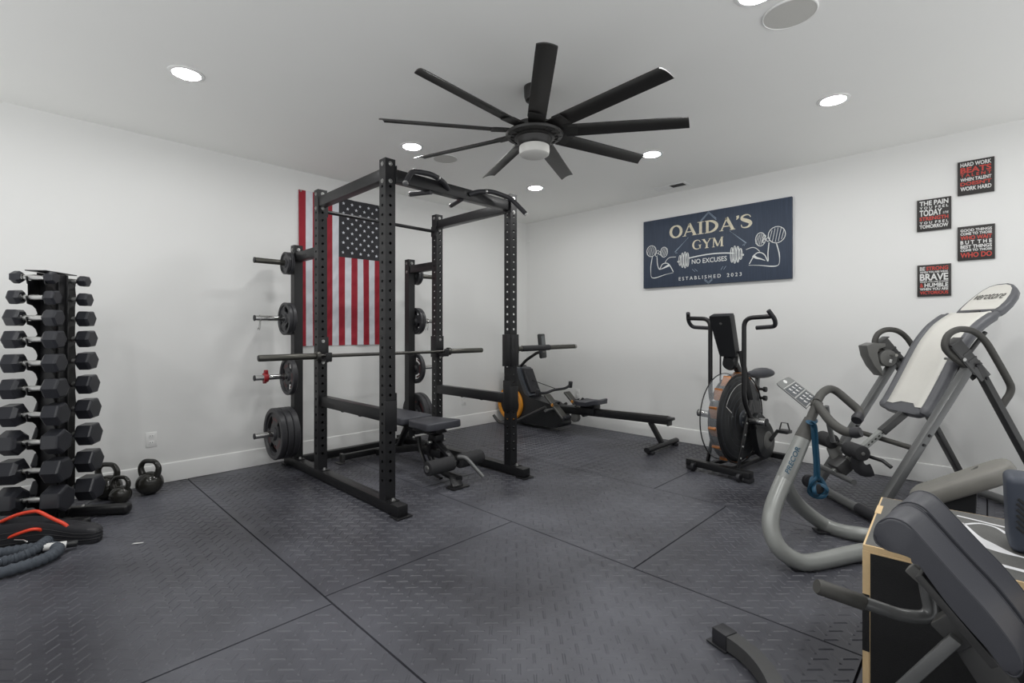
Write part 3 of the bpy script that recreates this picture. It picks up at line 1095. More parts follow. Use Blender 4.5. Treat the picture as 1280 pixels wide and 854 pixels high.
# plate pegs
PEGX = 0.300
PEGZ = [1.806, 1.318, 0.812, 0.322]
for side, y0, s_ in ((0, LY0, -1), (1, RY1, 1)):
    for k, z in enumerate(PEGZ):
        mb = MB()
        mb.cyl((PEGX, y0, z), (PEGX, y0 + s_ * 0.012, z), 0.034, 20, 0.002)
        mb.cyl((PEGX, y0, z), (PEGX, y0 + s_ * 0.315, z), 0.0235, 20, 0.002)
        pg = mb.build('plate_peg', M['chrome'] if k else M['sleeve'], rack, world=True)
        mb = MB(); mb.cyl((PEGX, y0 + s_ * 0.308, z), (PEGX, y0 + s_ * 0.318, z), 0.025, 20, 0.003)
        mb.build('peg_cap', M['rubber'], pg, world=True)


# ------------------------------------------------------------------ weight plates (axis along local y, outer face towards -y)
def make_plate_mesh(name, r, th, grips=True):
    mb = MB()
    T = rot('X', 90)
    h = th / 2
    mb.lathe([(r * 0.80, -h * 0.5), (r * 0.84, -h), (r * 0.97, -h), (r, -h * 0.75), (r, h * 0.75), (r * 0.97, h), (r * 0.84, h), (r * 0.80, h * 0.5),
              (r * 0.80, -h * 0.5)], T, 48)
    hub = max(0.042, r * 0.27)
    mb.lathe([(0.0255, -h * 1.02), (hub * 0.8, -h * 1.02), (hub, -h * 0.5), (hub, h * 0.5), (hub * 0.8, h * 1.02), (0.0255, h * 1.02), (0.0255, -h * 1.02)], T, 40)
    t = bmesh.new()
    N, rr = 48, [hub * 0.98, r * 0.44 if r * 0.44 > hub else hub * 1.1, r * 0.72, r * 0.81]
    vv = [[t.verts.new((q * math.cos(2 * PI * k / N), q * math.sin(2 * PI * k / N), -h * 0.35)) for k in range(N)] for q in rr]
    for i in range(3):
        for k in range(N):
            ang = (k + 0.5) * 360 / N
            if grips and i == 1 and any(abs((ang - c + 180) % 360 - 180) < 27 for c in (90, 210, 330)):
                continue
            t.faces.new((vv[i][k], vv[i][(k + 1) % N], vv[i + 1][(k + 1) % N], vv[i + 1][k]))
    for v in [v for v in t.verts if not v.link_faces]:
        t.verts.remove(v)
    res = bmesh.ops.extrude_face_region(t, geom=t.faces[:])
    for v in [g for g in res['geom'] if isinstance(g, bmesh.types.BMVert)]:
        v.co.z += h * 0.7
    mb.merge(t, T)
    return mb


PLATES = {5: (0.098, 0.028, False), 10: (0.143, 0.030, True), 25: (0.165, 0.040, True), 45: (0.222, 0.050, True)}
proto = {}


def plate(lbs, y_near, s_, z, label, group, rz=0):
    r, th, g = PLATES[lbs]
    y = y_near + s_ * th / 2
    if lbs not in proto:
        t = thing('weight_plate', label, 'weight plate', (PEGX, y, z), 0, group)
        make_plate_mesh('plate', r, th, g).build('plate_body', M['plate'], t)
        for side in (-1, 1):
            mb = MB()
            Tm = TR(0, side * th * 0.19, 0) @ rot('X', 90 if side < 0 else -90)
            for c in (30, 150, 270):
                pts = [(r * 0.58 * math.cos(R(c + a)), r * 0.58 * math.sin(R(c + a))) for a in range(-22, 23, 4)]
                mb.__init__()
                mb.stroke(pts, r * 0.10, Tm, 0.0012)
                if lbs >= 25:
                    mb.build('red_emblem', M['red_mark'], t)
        proto[lbs] = t
    else:
        t = copy_tree(proto[lbs])
        t.location = (PEGX, y, z)
        t['label'] = label
        t['group'] = group
    t.rotation_euler = (0, rz, 0)
    return y_near + s_ * (th + 0.003)


for side, y0, s_, nm in ((0, LY0 - 0.013, -1, 'left'), (1, RY1 + 0.013, 1, 'right')):
    where = 'left side of rack' if side == 0 else 'far side of rack'
    gp = 'weight plates on the rack pegs'
    for k, (lbs, n) in enumerate(((5, 2), (10, 2), (25, 1), (45, 3 if side == 0 else 2))):
        yy = y0
        for q in range(n):
            kind = ['smallest plate, top peg', 'small plate, second peg', 'grip plate, third peg', 'large grip plate, bottom peg'][k]
            pos = '' if n == 1 else (', outermost' if q == n - 1 else (', against the post' if q == 0 else ', middle of three'))
            yy = plate(lbs, yy, s_, PEGZ[k] - 0.0018, kind + pos + ', ' + where, gp, R(17 * k + 9 * q))
# spring collars in red on the third pegs
for side, y0, s_, lb in ((0, LY0 - 0.225, -1, 'red clamp collar on the third peg, left side of the rack'),
                         (1, RY1 + 0.115, 1, 'red clamp collar on the third peg, far side of the rack')):
    t = thing('barbell_collar', lb, 'collar', (PEGX, y0, PEGZ[2]), 0, 'red clamp collars')
    mb = MB(); mb.lathe([(0.0245, -0.018), (0.038, -0.018), (0.041, -0.014), (0.041, 0.014), (0.038, 0.018), (0.0245, 0.018), (0.0245, -0.018)], rot('X', 90), 28)
    mb.build('clamp_ring', M['red_nylon'], t)
    mb = MB(); mb.box((0.012, 0, 0.05), (0.03, 0.028, 0.03), bev=0.004); mb.box((-0.01, 0, 0.046), (0.014, 0.02, 0.022), bev=0.003)
    mb.build('lever', M['red_nylon'] if side == 0 else M['plastic'], t)
    mb = MB(); mb.box((-0.02, 0, -0.044), (0.025, 0.026, 0.016), bev=0.003); mb.build('hinge', M['red_nylon'], t)
# spring clip hanging from the second left peg
for y0, s_, lb in ((LY0 - 0.268, -1, 'chrome spring clip dangling from the second peg, left side'), (RY1 + 0.19, 1, 'chrome spring clip dangling from the second peg, far side')):
    t = thing('spring_clip', lb, 'clip', (PEGX, y0, PEGZ[1]), 0, 'spring clips')
    mb = MB()
    mb.tube([(0.0262 * math.cos(2 * PI * k / 20), 0.006 * math.sin(PI * k / 20), 0.0262 * math.sin(2 * PI * k / 20)) for k in range(42)], 0.0028, 8)
    mb.build('coil', M['chrome'], t)
    for dx in (-0.012, 0.014):
        mb = MB(); mb.tube([(dx, 0.0, -0.024), (dx * 1.1, -0.004, -0.08), (dx * 1.5, -0.012, -0.10), (dx * 1.3, -0.014, -0.082)], 0.0028, 8)
        mb.build('handle_wire', M['chrome'], t)

# ------------------------------------------------------------------ barbell
BX, BZ = PX['middle'][1] + 0.060, 1.0075
t = thing('barbell', 'long black barbell resting across the rack hooks without plates', 'barbell', (BX, ym, BZ))
mb = MB(); mb.cyl((0, -0.655, 0), (0, 0.655, 0), 0.0145, 18); mb.build('shaft', M['steel_dark'], t)
for s_ in (-1, 1):
    mb = MB(); mb.cyl((0, s_ * 0.672, 0), (0, s_ * 1.10, 0), 0.025, 24, 0.002); sl = mb.build('sleeve', M['sleeve'], t)
    mb = MB(); mb.cyl((0, s_ * 0.642, 0), (0, s_ * 0.676, 0), 0.038, 24, 0.004); mb.build('collar', M['steel_dark'], t)
    mb = MB(); mb.cyl((0, s_ * 1.095, 0), (0, s_ * 1.104, 0), 0.022, 24, 0.002); mb.build('end_cap', M['black_metal'], sl)

# ------------------------------------------------------------------ adjustable bench
t = thing('weight_bench', 'dark grey adjustable weight bench with foam leg rollers inside the rack', 'bench', (1.15, -2.66, 0))


def pad(mb, x0, x1, w0, w1, z, th, tilt=0.0, r=0.02):
    poly = [(x0, -w0), (x1, -w1), (x1, w1), (x0, w0)]
    t_ = bmesh.new()
    a = [t_.verts.new((x, y, -th)) for x, y in poly]
    b = [t_.verts.new((x, y, 0)) for x, y in poly]
    t_.faces.new(a[::-1]); t_.faces.new(b)
    for i in range(4):
        t_.faces.new((a[i], a[(i + 1) % 4], b[(i + 1) % 4], b[i]))
    ve = [e for e in t_.edges if abs(e.verts[0].co.z - e.verts[1].co.z) > 1e-4]
    bmesh.ops.bevel(t_, geom=ve, offset=0.035, segments=4, profile=0.5, affect='EDGES')
    he = [e for e in t_.edges if abs(e.verts[0].co.z - e.verts[1].co.z) < 1e-4 and len(e.link_faces) == 2 and any(abs(f.normal.z) > .9 for f in e.link_faces)]
    t_.normal_update()
    bmesh.ops.bevel(t_, geom=he, offset=r * 0.6, segments=3, profile=0.5, affect='EDGES')
    mb.merge(t_, TR(x0, 0, z) @ rot('Y', tilt) @ TR(-x0, 0, 0))


mb = MB(); pad(mb, 0.06, 0.42, 0.125, 0.175, 0.462, 0.062, -2); mb.build('seat', M['vinyl'], t)
mb = MB(); pad(mb, -0.68, 0.035, 0.13, 0.165, 0.470, 0.058, 0); mb.build('backrest', M['vinyl'], t)
mb = MB(); mb.bar((0.08, 0, 0.385), (0.36, 0, 0.392), 0.10, 0.03); mb.bar((-0.55, 0, 0.385), (0.0, 0, 0.385), 0.05, 0.05)
mb.box((0.20, 0, 0.375), (0.26, 0.17, 0.02), bev=0.004)
mb.build('pad_bracket', K, t)
mb = MB(); mb.bar((-0.62, 0, 0.05), (0.10, 0, 0.22), 0.06, 0.06); mb.bar((0.06, 0, 0.20), (0.38, 0, 0.20), 0.05, 0.06)
mb.tube(fillet([(0.20, 0.0, 0.20), (0.24, 0, 0.12), (0.40, 0, 0.055), (0.60, 0, 0.05)], 0.1), 0.028, 10)
mb.build('main_frame', K, t)
mb = MB(); mb.bar((0.22, 0, 0.20), (0.27, 0, 0.37), 0.07, 0.05); mb.box((0.31, 0, 0.33), (0.07, 0.085, 0.05), bev=0.004)
mb.build('seat_post', K, t)
mb = MB(); mb.bar((-0.30, 0.0, 0.12), (-0.12, 0, 0.38), 0.05, 0.03); mb.build('backrest_support', K, t)
mb = MB(); mb.bar((-0.68, -0.33, 0.05), (-0.68, 0.28, 0.05), 0.05, 0.05)
rs = mb.build('rear_stabilizer', K, t)
for y in (-0.335, 0.285):
    mb = MB(); mb.box((-0.68, y, 0.042), (0.06, 0.03, 0.084), bev=0.006); mb.box((-0.68, y * 1.06, 0.004), (0.10, 0.06, 0.007), bev=0.002)
    mb.build('foot', M['gun_dark'], rs)
mb = MB(); mb.box((0.625, -0.04, 0.005), (0.10, 0.16, 0.008), bev=0.002); mb.bar((0.56, -0.03, 0.075), (0.625, -0.04, 0.008), 0.09, 0.012)
mb.build('front_foot', K, t)
for s_ in (-1, 1):
    mb = MB(); mb.cyl((0.545, s_ * 0.03, 0.172), (0.545, s_ * 0.27, 0.172), 0.056, 24, 0.008); rl = mb.build('foam_roller', M['foam'], t)
    mb = MB(); mb.cyl((0.545, s_ * 0.268, 0.172), (0.545, s_ * 0.278, 0.172), 0.026, 20, 0.003); mb.build('end_cap', M['zinc'], rl)
mb = MB(); mb.cyl((0.545, -0.27, 0.172), (0.545, 0.27, 0.172), 0.014, 12); mb.bar((0.30, 0, 0.30), (0.545, 0, 0.165), 0.05, 0.03)
mb.build('roller_axle', K, t)
mb = MB(); mb.tube(fillet([(0.555, 0.02, 0.21), (0.62, 0.045, 0.215), (0.74, 0.12, 0.07)], 0.03), 0.0155, 12)
mb.build('lift_handle', M['gun'], t)
for dy in (-0.05, 0.05):
    mb = MB(); mb.cyl((0.30, dy, 0.30), (0.30, dy * 1.7, 0.30), 0.014, 14, 0.003); mb.build('adjust_knob', M['zinc'], t)
mb = MB()
prof = []
for k in range(9):
    a = R(180 + 90 * k / 8)
    prof.append((0.46 + 0.30 * math.cos(a), -0.075, 0.33 + 0.29 * math.sin(a)))
mb.tube(prof, 0.016, 8, flat=(1.2, 0.5))
mb.build('adjust_ladder', K, t)

# ------------------------------------------------------------------ dumbbell tower
PSI = R(35)
AX = Vector((math.sin(PSI), math.cos(PSI), 0))         # along every dumbbell
PV = Vector((AX.y, -AX.x, 0))                          # across the tower, towards the room
CF = Vector((0.596, -5.010, 0))
CR = CF - PV * 0.215 + AX * 0.045
TC = (CF + CR) / 2
DBZ = [1.530, 1.411, 1.287, 1.157, 1.014, 0.862, 0.704, 0.538, 0.366, 0.190]
HEXD = [0.076, 0.094, 0.112, 0.120, 0.126, 0.134, 0.142, 0.150, 0.156, 0.166]
TOTL = [0.225, 0.245, 0.268, 0.28, 0.288, 0.300, 0.312, 0.324, 0.336, 0.350]
ROLL = [30, 8, 0, 2, 0, 0, 8, 24, 4, 24]
ROLL2 = [0, 0, 2, 4, 6, 4, 3, 5, 2, 4]

TF = Matrix(((PV.x, AX.x, 0, TC.x), (PV.y, AX.y, 0, TC.y), (0, 0, 1, 0), (0, 0, 0, 1)))   # local x across, y along dumbbells
tw = thing('dumbbell_tower', 'tall narrow black dumbbell tower against the left wall', 'dumbbell rack', (TC.x, TC.y, 0))
tw.rotation_euler = (0, 0, math.atan2(PV.y, PV.x))
HS = 0.1075
for sy in (-0.046, 0.046):
    side = []
    for z in DBZ[::-1]:
        side += [(0.046, z - 0.100), (0.060, z - 0.070), (0.085, z - 0.050), (0.128, z - 0.040), (0.140, z + 0.004), (0.126, z + 0.006),
                 (0.120, z - 0.0185), (0.094, z - 0.0185), (0.088, z + 0.006), (0.066, z + 0.012), (0.052, z + 0.024)]
    side = [(0.05, 0.03)] + [(x, max(z, 0.035)) for x, z in side] + [(0.05, 1.565)]
    poly = side + [(-x, z) for x, z in side[::-1]]
    mb = MB()
    mb.prism(poly, Matrix(((1, 0, 0, 0), (0, 0, 1, sy - 0.002), (0, 1, 0, 0), (0, 0, 0, 1))), 0.004)
    mb.build('cradle_plate', M['black_powder'], tw, angle=25)
mb = MB(); mb.box((0, 0, 0.80), (0.07, 0.088, 1.52), bev=0.003)
mb.build('column', M['black_powder'], tw)
mb = MB(); mb.bar((-0.046, 0.052, 0.04), (-0.046, 0.052, 1.56), 0.012, 0.012); mb.bar((0.03, 0.052, 0.04), (0.03, 0.052, 1.56), 0.012, 0.012)
mb.build('edge_flange', M['black_powder'], tw)
mb = MB(); mb.box((0, 0, 1.570), (0.27, 0.11, 0.006), bev=0.002); mb.build('top_plate', M['black_powder'], tw)
for sx in (-1, 1):
    mb = MB(); mb.box((sx * 0.12, 0.06 - 0.05 * (sx > 0), 0.035), (0.075, 0.62 - 0.1 * (sx > 0), 0.06), bev=0.02, seg=3); ft = mb.build('base_foot', M['black_metal'], tw)
    for sy in (-0.22, 0.22):
        mb = MB(); mb.box((sx * 0.12, sy, 0.003), (0.06, 0.05, 0.006), bev=0.002); mb.build('foot_pad', M['rubber'], ft)
    mb = MB(); mb.lathe([(0, 0.010), (0.008, 0.009), (0.011, 0)], TR(sx * 0.12, 0.1, 0.065), 6); mb.build('bolt', M['zinc'], ft)
mb = MB(); mb.box((0, 0, 0.05), (0.22, 0.09, 0.03), bev=0.004); mb.build('base_cross', M['black_powder'], tw)


def dumbbell(c, d, total, roll, label, group):
    t = thing('dumbbell', label, 'dumbbell', c, math.atan2(AX.y, AX.x), group)      # local x along the bar
    L = total / 2
    hl = 0.062
    r = d / 2
    mb = MB()
    bulge = [(-hl, 0.0135), (-hl * 0.8, 0.0140), (-hl * 0.35, 0.0165), (0, 0.0175), (hl * 0.35, 0.0165), (hl * 0.8, 0.0140), (hl, 0.0135)]
    mb.tube([(x, 0, 0) for x, q in bulge], [q for x, q in bulge], 18)
    mb.build('handle', M['knurl'], t)
    for s_ in (-1, 1):
        mb = MB()
        rings = []
        for x, q in ((hl - 0.002, 0.72), (hl + 0.010, 0.94), (hl + 0.016, 1.0), (L - 0.012, 1.0), (L - 0.004, 0.93), (L, 0.80)):
            rings.append([(s_ * x, r * q * math.cos(R(60 * k + roll)), r * q * math.sin(R(60 * k + roll))) for k in range(6)])
        mb.loft(rings)
        h = mb.build('hex_head', M['hex_rubber'], t, angle=12)
        mb = MB(); mb.lathe([(0.017, hl - 0.010), (0.020, hl - 0.008), (0.020, hl + 0.002)], rot('Y', 90 * s_), 18)
        mb.build('collar', M['chrome'], t)
    return t


ORD = ['topmost', 'second from the top', 'third from the top', 'fourth from the top', 'fifth from the top', 'fifth from the bottom',
       'fourth from the bottom', 'third from the bottom', 'second from the bottom', 'bottom']
for k in range(10):
    sz = 'smallest' if k == 0 else ('largest' if k == 9 else '')
    dumbbell((CF.x, CF.y, DBZ[k]), HEXD[k], TOTL[k], ROLL[k],
             ('hex dumbbell with chrome handle showing, %s row, front of tower' % ORD[k]), 'dumbbells on the tower')
    dumbbell((CR.x, CR.y, DBZ[k]), HEXD[k], TOTL[k], ROLL2[k],
             ('hex dumbbell with one head showing, %s row, far side of tower' % ORD[k]), 'dumbbells on the tower')


# ------------------------------------------------------------------ kettlebells
def kettlebell(x, y, r, rz, label):
    t = thing('kettlebell', label, 'kettlebell', (x, y, 0), rz, 'cast iron kettlebells')
    mb = MB()
    prof = [(0, 0.0)]
    for k in range(21):
        a = -PI / 2 + 0.46 + (PI - 0.46) * k / 20
        prof.append((r * math.cos(a) if k < 20 else 0, r * 0.89 + r * 0.98 * math.sin(a)))
    prof.insert(1, (prof[1][0] * 0.96, 0.0))
    mb.lathe(prof, seg=36)
    mb.build('bell', M['iron'], t)
    top = r * 1.87
    mb = MB()
    pts = catmull([(-r * 0.62, 0, top - r * 0.38), (-r * 0.80, 0, top + r * 0.05), (-r * 0.80, 0, top + r * 0.45), (-r * 0.50, 0, top + r * 0.83), (0, 0, top + r * 0.90),
                   (r * 0.50, 0, top + r * 0.83), (r * 0.80, 0, top + r * 0.45), (r * 0.80, 0, top + r * 0.05), (r * 0.62, 0, top - r * 0.38)], 5)
    n = len(pts)
    mb.tube(pts, [r * (0.19 + 0.09 * abs(2 * i / (n - 1) - 1) ** 2) for i in range(n)], 14)
    mb.build('handle', M['iron'], t)


kettlebell(0.245, -4.392, 0.087, R(38), 'black kettlebell standing alone by the baseboard, right of the tower')
kettlebell(0.355, -4.575, 0.066, R(44), 'small black kettlebell in front, between the tower and the lone kettlebell')
kettlebell(0.155, -4.625, 0.088, R(40), 'black kettlebell half hidden behind the lowest far-side dumbbell')

# ------------------------------------------------------------------ exercise bag with orange tubes, rope, scrap of paper
t = thing('exercise_bag', 'black gym bag with orange-red tube handles on the floor before the tower', 'bag', (0.85, -5.0, 0))
mb = MB()
rings = []
foot = [(0.76, -5.60), (0.84, -5.60), (0.855, -5.3), (0.88, -5.15), (0.935, -4.98), (1.01, -4.87), (1.065, -4.79), (1.06, -4.75), (1.01, -4.735), (0.93, -4.765),
        (0.84, -4.86), (0.785, -4.98), (0.76, -5.15), (0.74, -5.35)]
cx0 = sum(p[0] for p in foot) / len(foot); cy0 = sum(p[1] for p in foot) / len(foot)
fp = [(p.x, p.y) for p in catmull([(a, b, 0) for a, b in foot], 4, True)]


def bag_h(b):
    f = min(1, max(0, (b + 5.02) / 0.20))
    return 0.150 - 0.066 * (3 * f * f - 2 * f ** 3)


for z, q in ((0.0, 0.97), (0.10, 1.0), (0.72, 1.0), (0.92, 0.97), (1.0, 0.90)):
    rings.append([(a + (1 - q) * 0.5 * (0.84 - a), b + (1 - q) * 0.4 * (-5.0 - b), z * bag_h(b) + 0.005 * math.sin(b * 23) * (z > .5)) for a, b in fp])
mb.loft(rings)
body = mb.build('bag_body', M['rubber'], t, world=True, angle=50)
for zz in (0.3, 0.5, 0.7):
    mb = MB(); mb.tube([(a, b, zz * bag_h(b)) for a, b in fp], 0.0028, 6, closed=True)
    mb.build('stitching', M['foam'], body, world=True)
mb = MB(); mb.tube(catmull([(0.6870, -5.2270, 0.0930), (0.7670, -5.1500, 0.1420), (0.8230, -5.0810, 0.1800), (0.8730, -5.0180, 0.1950), (0.8980, -4.9930, 0.1900), (0.9330, -4.9460, 0.1530), (0.9740, -4.8980, 0.1190), (0.9870, -4.8790, 0.0900), (0.9930, -4.8660, 0.0520)], 5), 0.0095, 12)
mb.build('tube_handle', M['orange'], t, world=True)
mb = MB(); mb.tube(catmull([(0.7910, -5.2240, 0.0170), (0.8540, -5.1480, 0.0610), (0.9020, -5.0870, 0.0940), (0.9300, -5.0320, 0.1120), (0.9340, -5.0000, 0.1060), (0.9110, -4.9810, 0.0820)], 5), 0.0088, 12)
mb.build('tube_handle', M['orange'], t, world=True)
mb = MB(); mb.tube([(0.9100, -5.0930, 0.0700), (0.9340, -5.0570, 0.0650), (0.9460, -5.0440, 0.0520)], 0.004, 8); mb.build('buckle', M['chrome'], t, world=True)

t = thing('battle_rope', 'coiled grey braided exercise rope with a labelled handle on the floor', 'rope', (1.05, -5.05, 0))


def braid(pts, r0, ph, name):
    n = len(pts)
    mb = MB(); mb.tube(pts, [r0 * (1 + 0.10 * math.sin(i * 1.25 + ph) + 0.03 * math.sin(i * 3.1)) for i in range(n)], 14)
    return mb.build('rope_body', M['rope'], t, world=True)


braid(catmull([(0.90, -5.55, 0.029), (0.925, -5.25, 0.029), (0.955, -5.147, 0.029), (0.99, -5.05, 0.03), (1.025, -4.985, 0.032), (1.07, -4.945, 0.034), (1.13, -4.93, 0.034), (1.19, -4.955, 0.033), (1.235, -5.02, 0.03),
               (1.262, -5.12, 0.03), (1.28, -5.3, 0.03), (1.29, -5.6, 0.03)], 16), 0.027, 0, 'a')
braid(catmull([(1.11, -5.6, 0.029), (1.10, -5.3, 0.029), (1.105, -5.15, 0.03), (1.105, -5.08, 0.032), (1.09, -5.02, 0.046), (1.06, -4.985, 0.062), (1.035, -4.965, 0.066)], 16), 0.025, 1, 'b')
mb = MB(); mb.tube([(1.0780, -4.9850, 0.0460), (1.0860, -4.8940, 0.0350)], 0.0195, 14); mb.build('label_sleeve', M['white_label'], t, world=True)
mb = MB(); mb.cyl((1.0860, -4.8940, 0.0350), (1.0890, -4.8480, 0.0300), 0.018, 14, 0.004); mb.build('handle_end', M['plastic'], t, world=True)
mb = MB(); mb.prism([(0, 0), (0.05, 0.012), (0.052, 0.024), (0.004, 0.014)], TR(1.235, -4.63, 0.0) @ rot('Z', 46), 0.0012)
tag(mb.build('paper_scrap', M['white_label']), 'tiny white paper scrap lying on the floor right of the rope', 'scrap')

# ------------------------------------------------------------------ rowing machine (along the right wall)
RYC = -0.46
t = thing('rowing_machine', 'black magnetic rowing machine with an orange flywheel ring in the corner', 'rowing machine', (1.2, RYC, 0))


def RW(x, y, z):
    return Vector((x - 1.2, y, z))        # world x, offset from the rower's axis, height


XZ = Matrix(((1, 0, 0, 0), (0, 0, 1, 0), (0, 1, 0, 0), (0, 0, 0, 1)))   # local xy -> xz, extruded along +y
mb = MB(); mb.bar(RW(0.95, 0, 0.262), RW(2.40, 0, 0.300), 0.075, 0.078, bev=0.006); rail = mb.build('rail', M['black_metal'], t)
mb = MB(); mb.bar(RW(1.0, 0, 0.306), RW(2.38, 0, 0.342), 0.045, 0.008, bev=0.001); mb.build('track', M['steel_dark'], rail)
mb = MB(); mb.box(RW(2.415, 0, 0.318), (0.05, 0.10, 0.03), bev=0.008); mb.box(RW(2.40, 0, 0.29), (0.02, 0.085, 0.08), bev=0.004)
mb.build('rail_end_cap', M['plastic'], rail)
mb = MB(); mb.bar(RW(2.19, 0, 0.26), RW(2.325, 0, 0.05), 0.045, 0.045, bev=0.004); leg = mb.build('rear_leg', M['black_metal'], t)
mb = MB(); mb.tube([RW(2.33, -0.33, 0.045), RW(2.33, 0.30, 0.045)], 0.026, 14, flat=(1.25, 1)); fb = mb.build('foot_bar', M['black_metal'], leg)
for y in (-0.27, 0.24):
    mb = MB(); mb.box(RW(2.34, y, 0.014), (0.07, 0.05, 0.028), bev=0.006); mb.build('rubber_foot', M['rubber'], leg)
# seat on its carriage
mb = MB()
rings = []
for i, (x, w, h) in enumerate(((1.27, 0.10, 0.398), (1.30, 0.135, 0.408), (1.38, 0.15, 0.402), (1.47, 0.155, 0.404), (1.54, 0.15, 0.424), (1.58, 0.13, 0.432), (1.60, 0.10, 0.428))):
    up_ = [RW(x, w * q, h - 0.012 * math.cos(q * PI) * 0.6 - 0.008 * (abs(q) > .9)) for q in [-1, -.8, -.5, -.2, .2, .5, .8, 1]]
    lo = [RW(x, w * q * .93, h - 0.045) for q in [1, .5, -.5, -1]]
    rings.append(up_ + lo)
mb.loft(rings); seat = mb.build('seat', M['vinyl'], t)
mb = MB(); mb.box(RW(1.43, 0, 0.345), (0.20, 0.12, 0.05), bev=0.006)
mb.box(RW(1.43, -0.05, 0.305), (0.17, 0.02, 0.08), bev=0.004); mb.box(RW(1.43, 0.05, 0.305), (0.17, 0.02, 0.08), bev=0.004)
mb.build('seat_carriage', M['plastic'], t)
# flywheel housing (fin-shaped shroud)
fin = [(0.12, 0.10), (0.16, 0.62), (0.20, 0.74), (0.26, 0.765), (0.37, 0.735), (0.43, 0.60), (0.50, 0.44), (0.60, 0.375), (0.84, 0.34), (0.98, 0.30),
       (1.06, 0.16), (1.08, 0.085), (0.98, 0.05), (0.50, 0.04), (0.18, 0.05)]
fp = [(p.x - 1.2, p.y) for p in catmull([(a, b, 0) for a, b in fin], 4, True)]
mb = MB(); mb.prism(fp, TR(0, -0.115, 0) @ XZ, 0.23, bev=0.025)
house = mb.build('flywheel_housing', M['plastic'], t, angle=50)
band = [(0.36, 0.742), (0.40, 0.735), (0.465, 0.60), (0.54, 0.455), (0.60, 0.40), (0.575, 0.375), (0.50, 0.42), (0.41, 0.60)]
mb = MB(); mb.prism([(a - 1.2, b) for a, b in band], TR(0, -0.121, 0) @ XZ, 0.242, bev=0.004); mb.build('shroud_trim', M['graphite'], house)
mb = MB(); mb.prism([(0.42 - 1.2, 0.73), (0.47 - 1.2, 0.72), (0.60 - 1.2, 0.44), (0.575 - 1.2, 0.42), (0.48 - 1.2, 0.54)], TR(0, -0.085, 0) @ XZ, 0.17, bev=0.01)
mb.build('front_pad', M['rubber'], house)
TW = TR(0.27 - 1.2, -0.14, 0.268) @ rot('X', 90)
mb = MB(); mb.lathe([(0.168, 0.0), (0.172, 0.014), (0.208, 0.014), (0.214, 0.006), (0.214, -0.02), (0.168, -0.02), (0.168, 0.0)], TW, 48)
mb.build('flywheel_ring', M['orange_ring'], t)
mb = MB(); mb.lathe([(0, 0.016), (0.03, 0.014), (0.035, 0.006), (0.16, 0.002), (0.169, -0.01), (0.169, -0.03), (0, -0.03)], TW, 40)
wheel = mb.build('flywheel', M['black_metal'], t)
mb = MB(); mb.lathe([(0, 0.024), (0.022, 0.022), (0.025, 0.01)], TW, 24); mb.build('hub_cap', M['grey_plastic'], wheel)
# front feet
for s_ in (-1, 1):
    mb = MB()
    pts = fillet([RW(0.11, s_ * 0.28, 0.115), RW(0.20, s_ * 0.28, 0.035), RW(0.40, s_ * 0.27, 0.035), RW(0.93, s_ * 0.20, 0.30)], 0.10)
    mb.tube(pts, 0.019, 12); mb.build('front_foot_tube', M['gun_dark'], t)
mb = MB(); mb.tube([RW(0.30, -0.27, 0.035), RW(0.30, 0.27, 0.035)], 0.019, 12); mb.build('front_cross_tube', M['black_metal'], t)
for s_ in (-1, 1):
    mb = MB(); mb.box(RW(0.30, s_ * 0.22, 0.012), (0.09, 0.05, 0.024), bev=0.005); mb.build('rubber_foot', M['rubber'], t)
# monitor on its arm
mb = MB(); mb.tube(fillet([RW(0.30, 0.0, 0.72), RW(0.42, 0.0, 0.83), RW(0.60, 0.02, 0.935), RW(0.66, 0.03, 0.94)], 0.06), 0.019, 12); arm = mb.build('monitor_arm', M['black_metal'], t)
Tm = TR(0.665 - 1.2, 0.04, 1.02) @ rot('Z', 14) @ rot('Y', -6)
mb = MB(); mb.box(Tm @ Vector((0, 0, 0)), (0.045, 0.15, 0.31), Tm.to_3x3().to_4x4(), bev=0.018, seg=3); mon = mb.build('monitor', M['plastic'], t)
mb = MB(); mb.box(Tm @ Vector((0.0235, 0, 0.055)), (0.003, 0.095, 0.14), Tm.to_3x3().to_4x4(), bev=0.001); mb.build('screen', M['screen'], mon)
for k in range(3):
    mb = MB(); mb.box(Tm @ Vector((0.0245, -0.035 + 0.035 * k, -0.075)), (0.005, 0.024, 0.018), Tm.to_3x3().to_4x4(), bev=0.002); mb.build('button', M['grey_plastic'], mon)
# pull handle and cord
mb = MB(); mb.tube(fillet([RW(0.89, -0.30, 0.476), RW(0.93, -0.20, 0.466), RW(0.935, -0.06, 0.494), RW(0.92, 0.08, 0.490), RW(0.915, 0.20, 0.490), RW(0.915, 0.30, 0.525)], 0.05), 0.0165, 12)
hd = mb.build('pull_handle', M['rubber'], t)
for p0, p1 in ((RW(0.885, -0.30, 0.435), RW(0.895, -0.30, 0.520)), (RW(0.91, 0.30, 0.49), RW(0.92, 0.30, 0.570))):
    mb = MB(); mb.cyl(p0, p1, 0.026, 14, 0.006); mb.build('handle_end', M['rubber'], hd)
mb = MB(); mb.tube([RW(0.44, 0.0, 0.60), RW(0.93, 0.0, 0.50)], 0.0045, 8); mb.build('pull_cord', M['black_metal'], t)
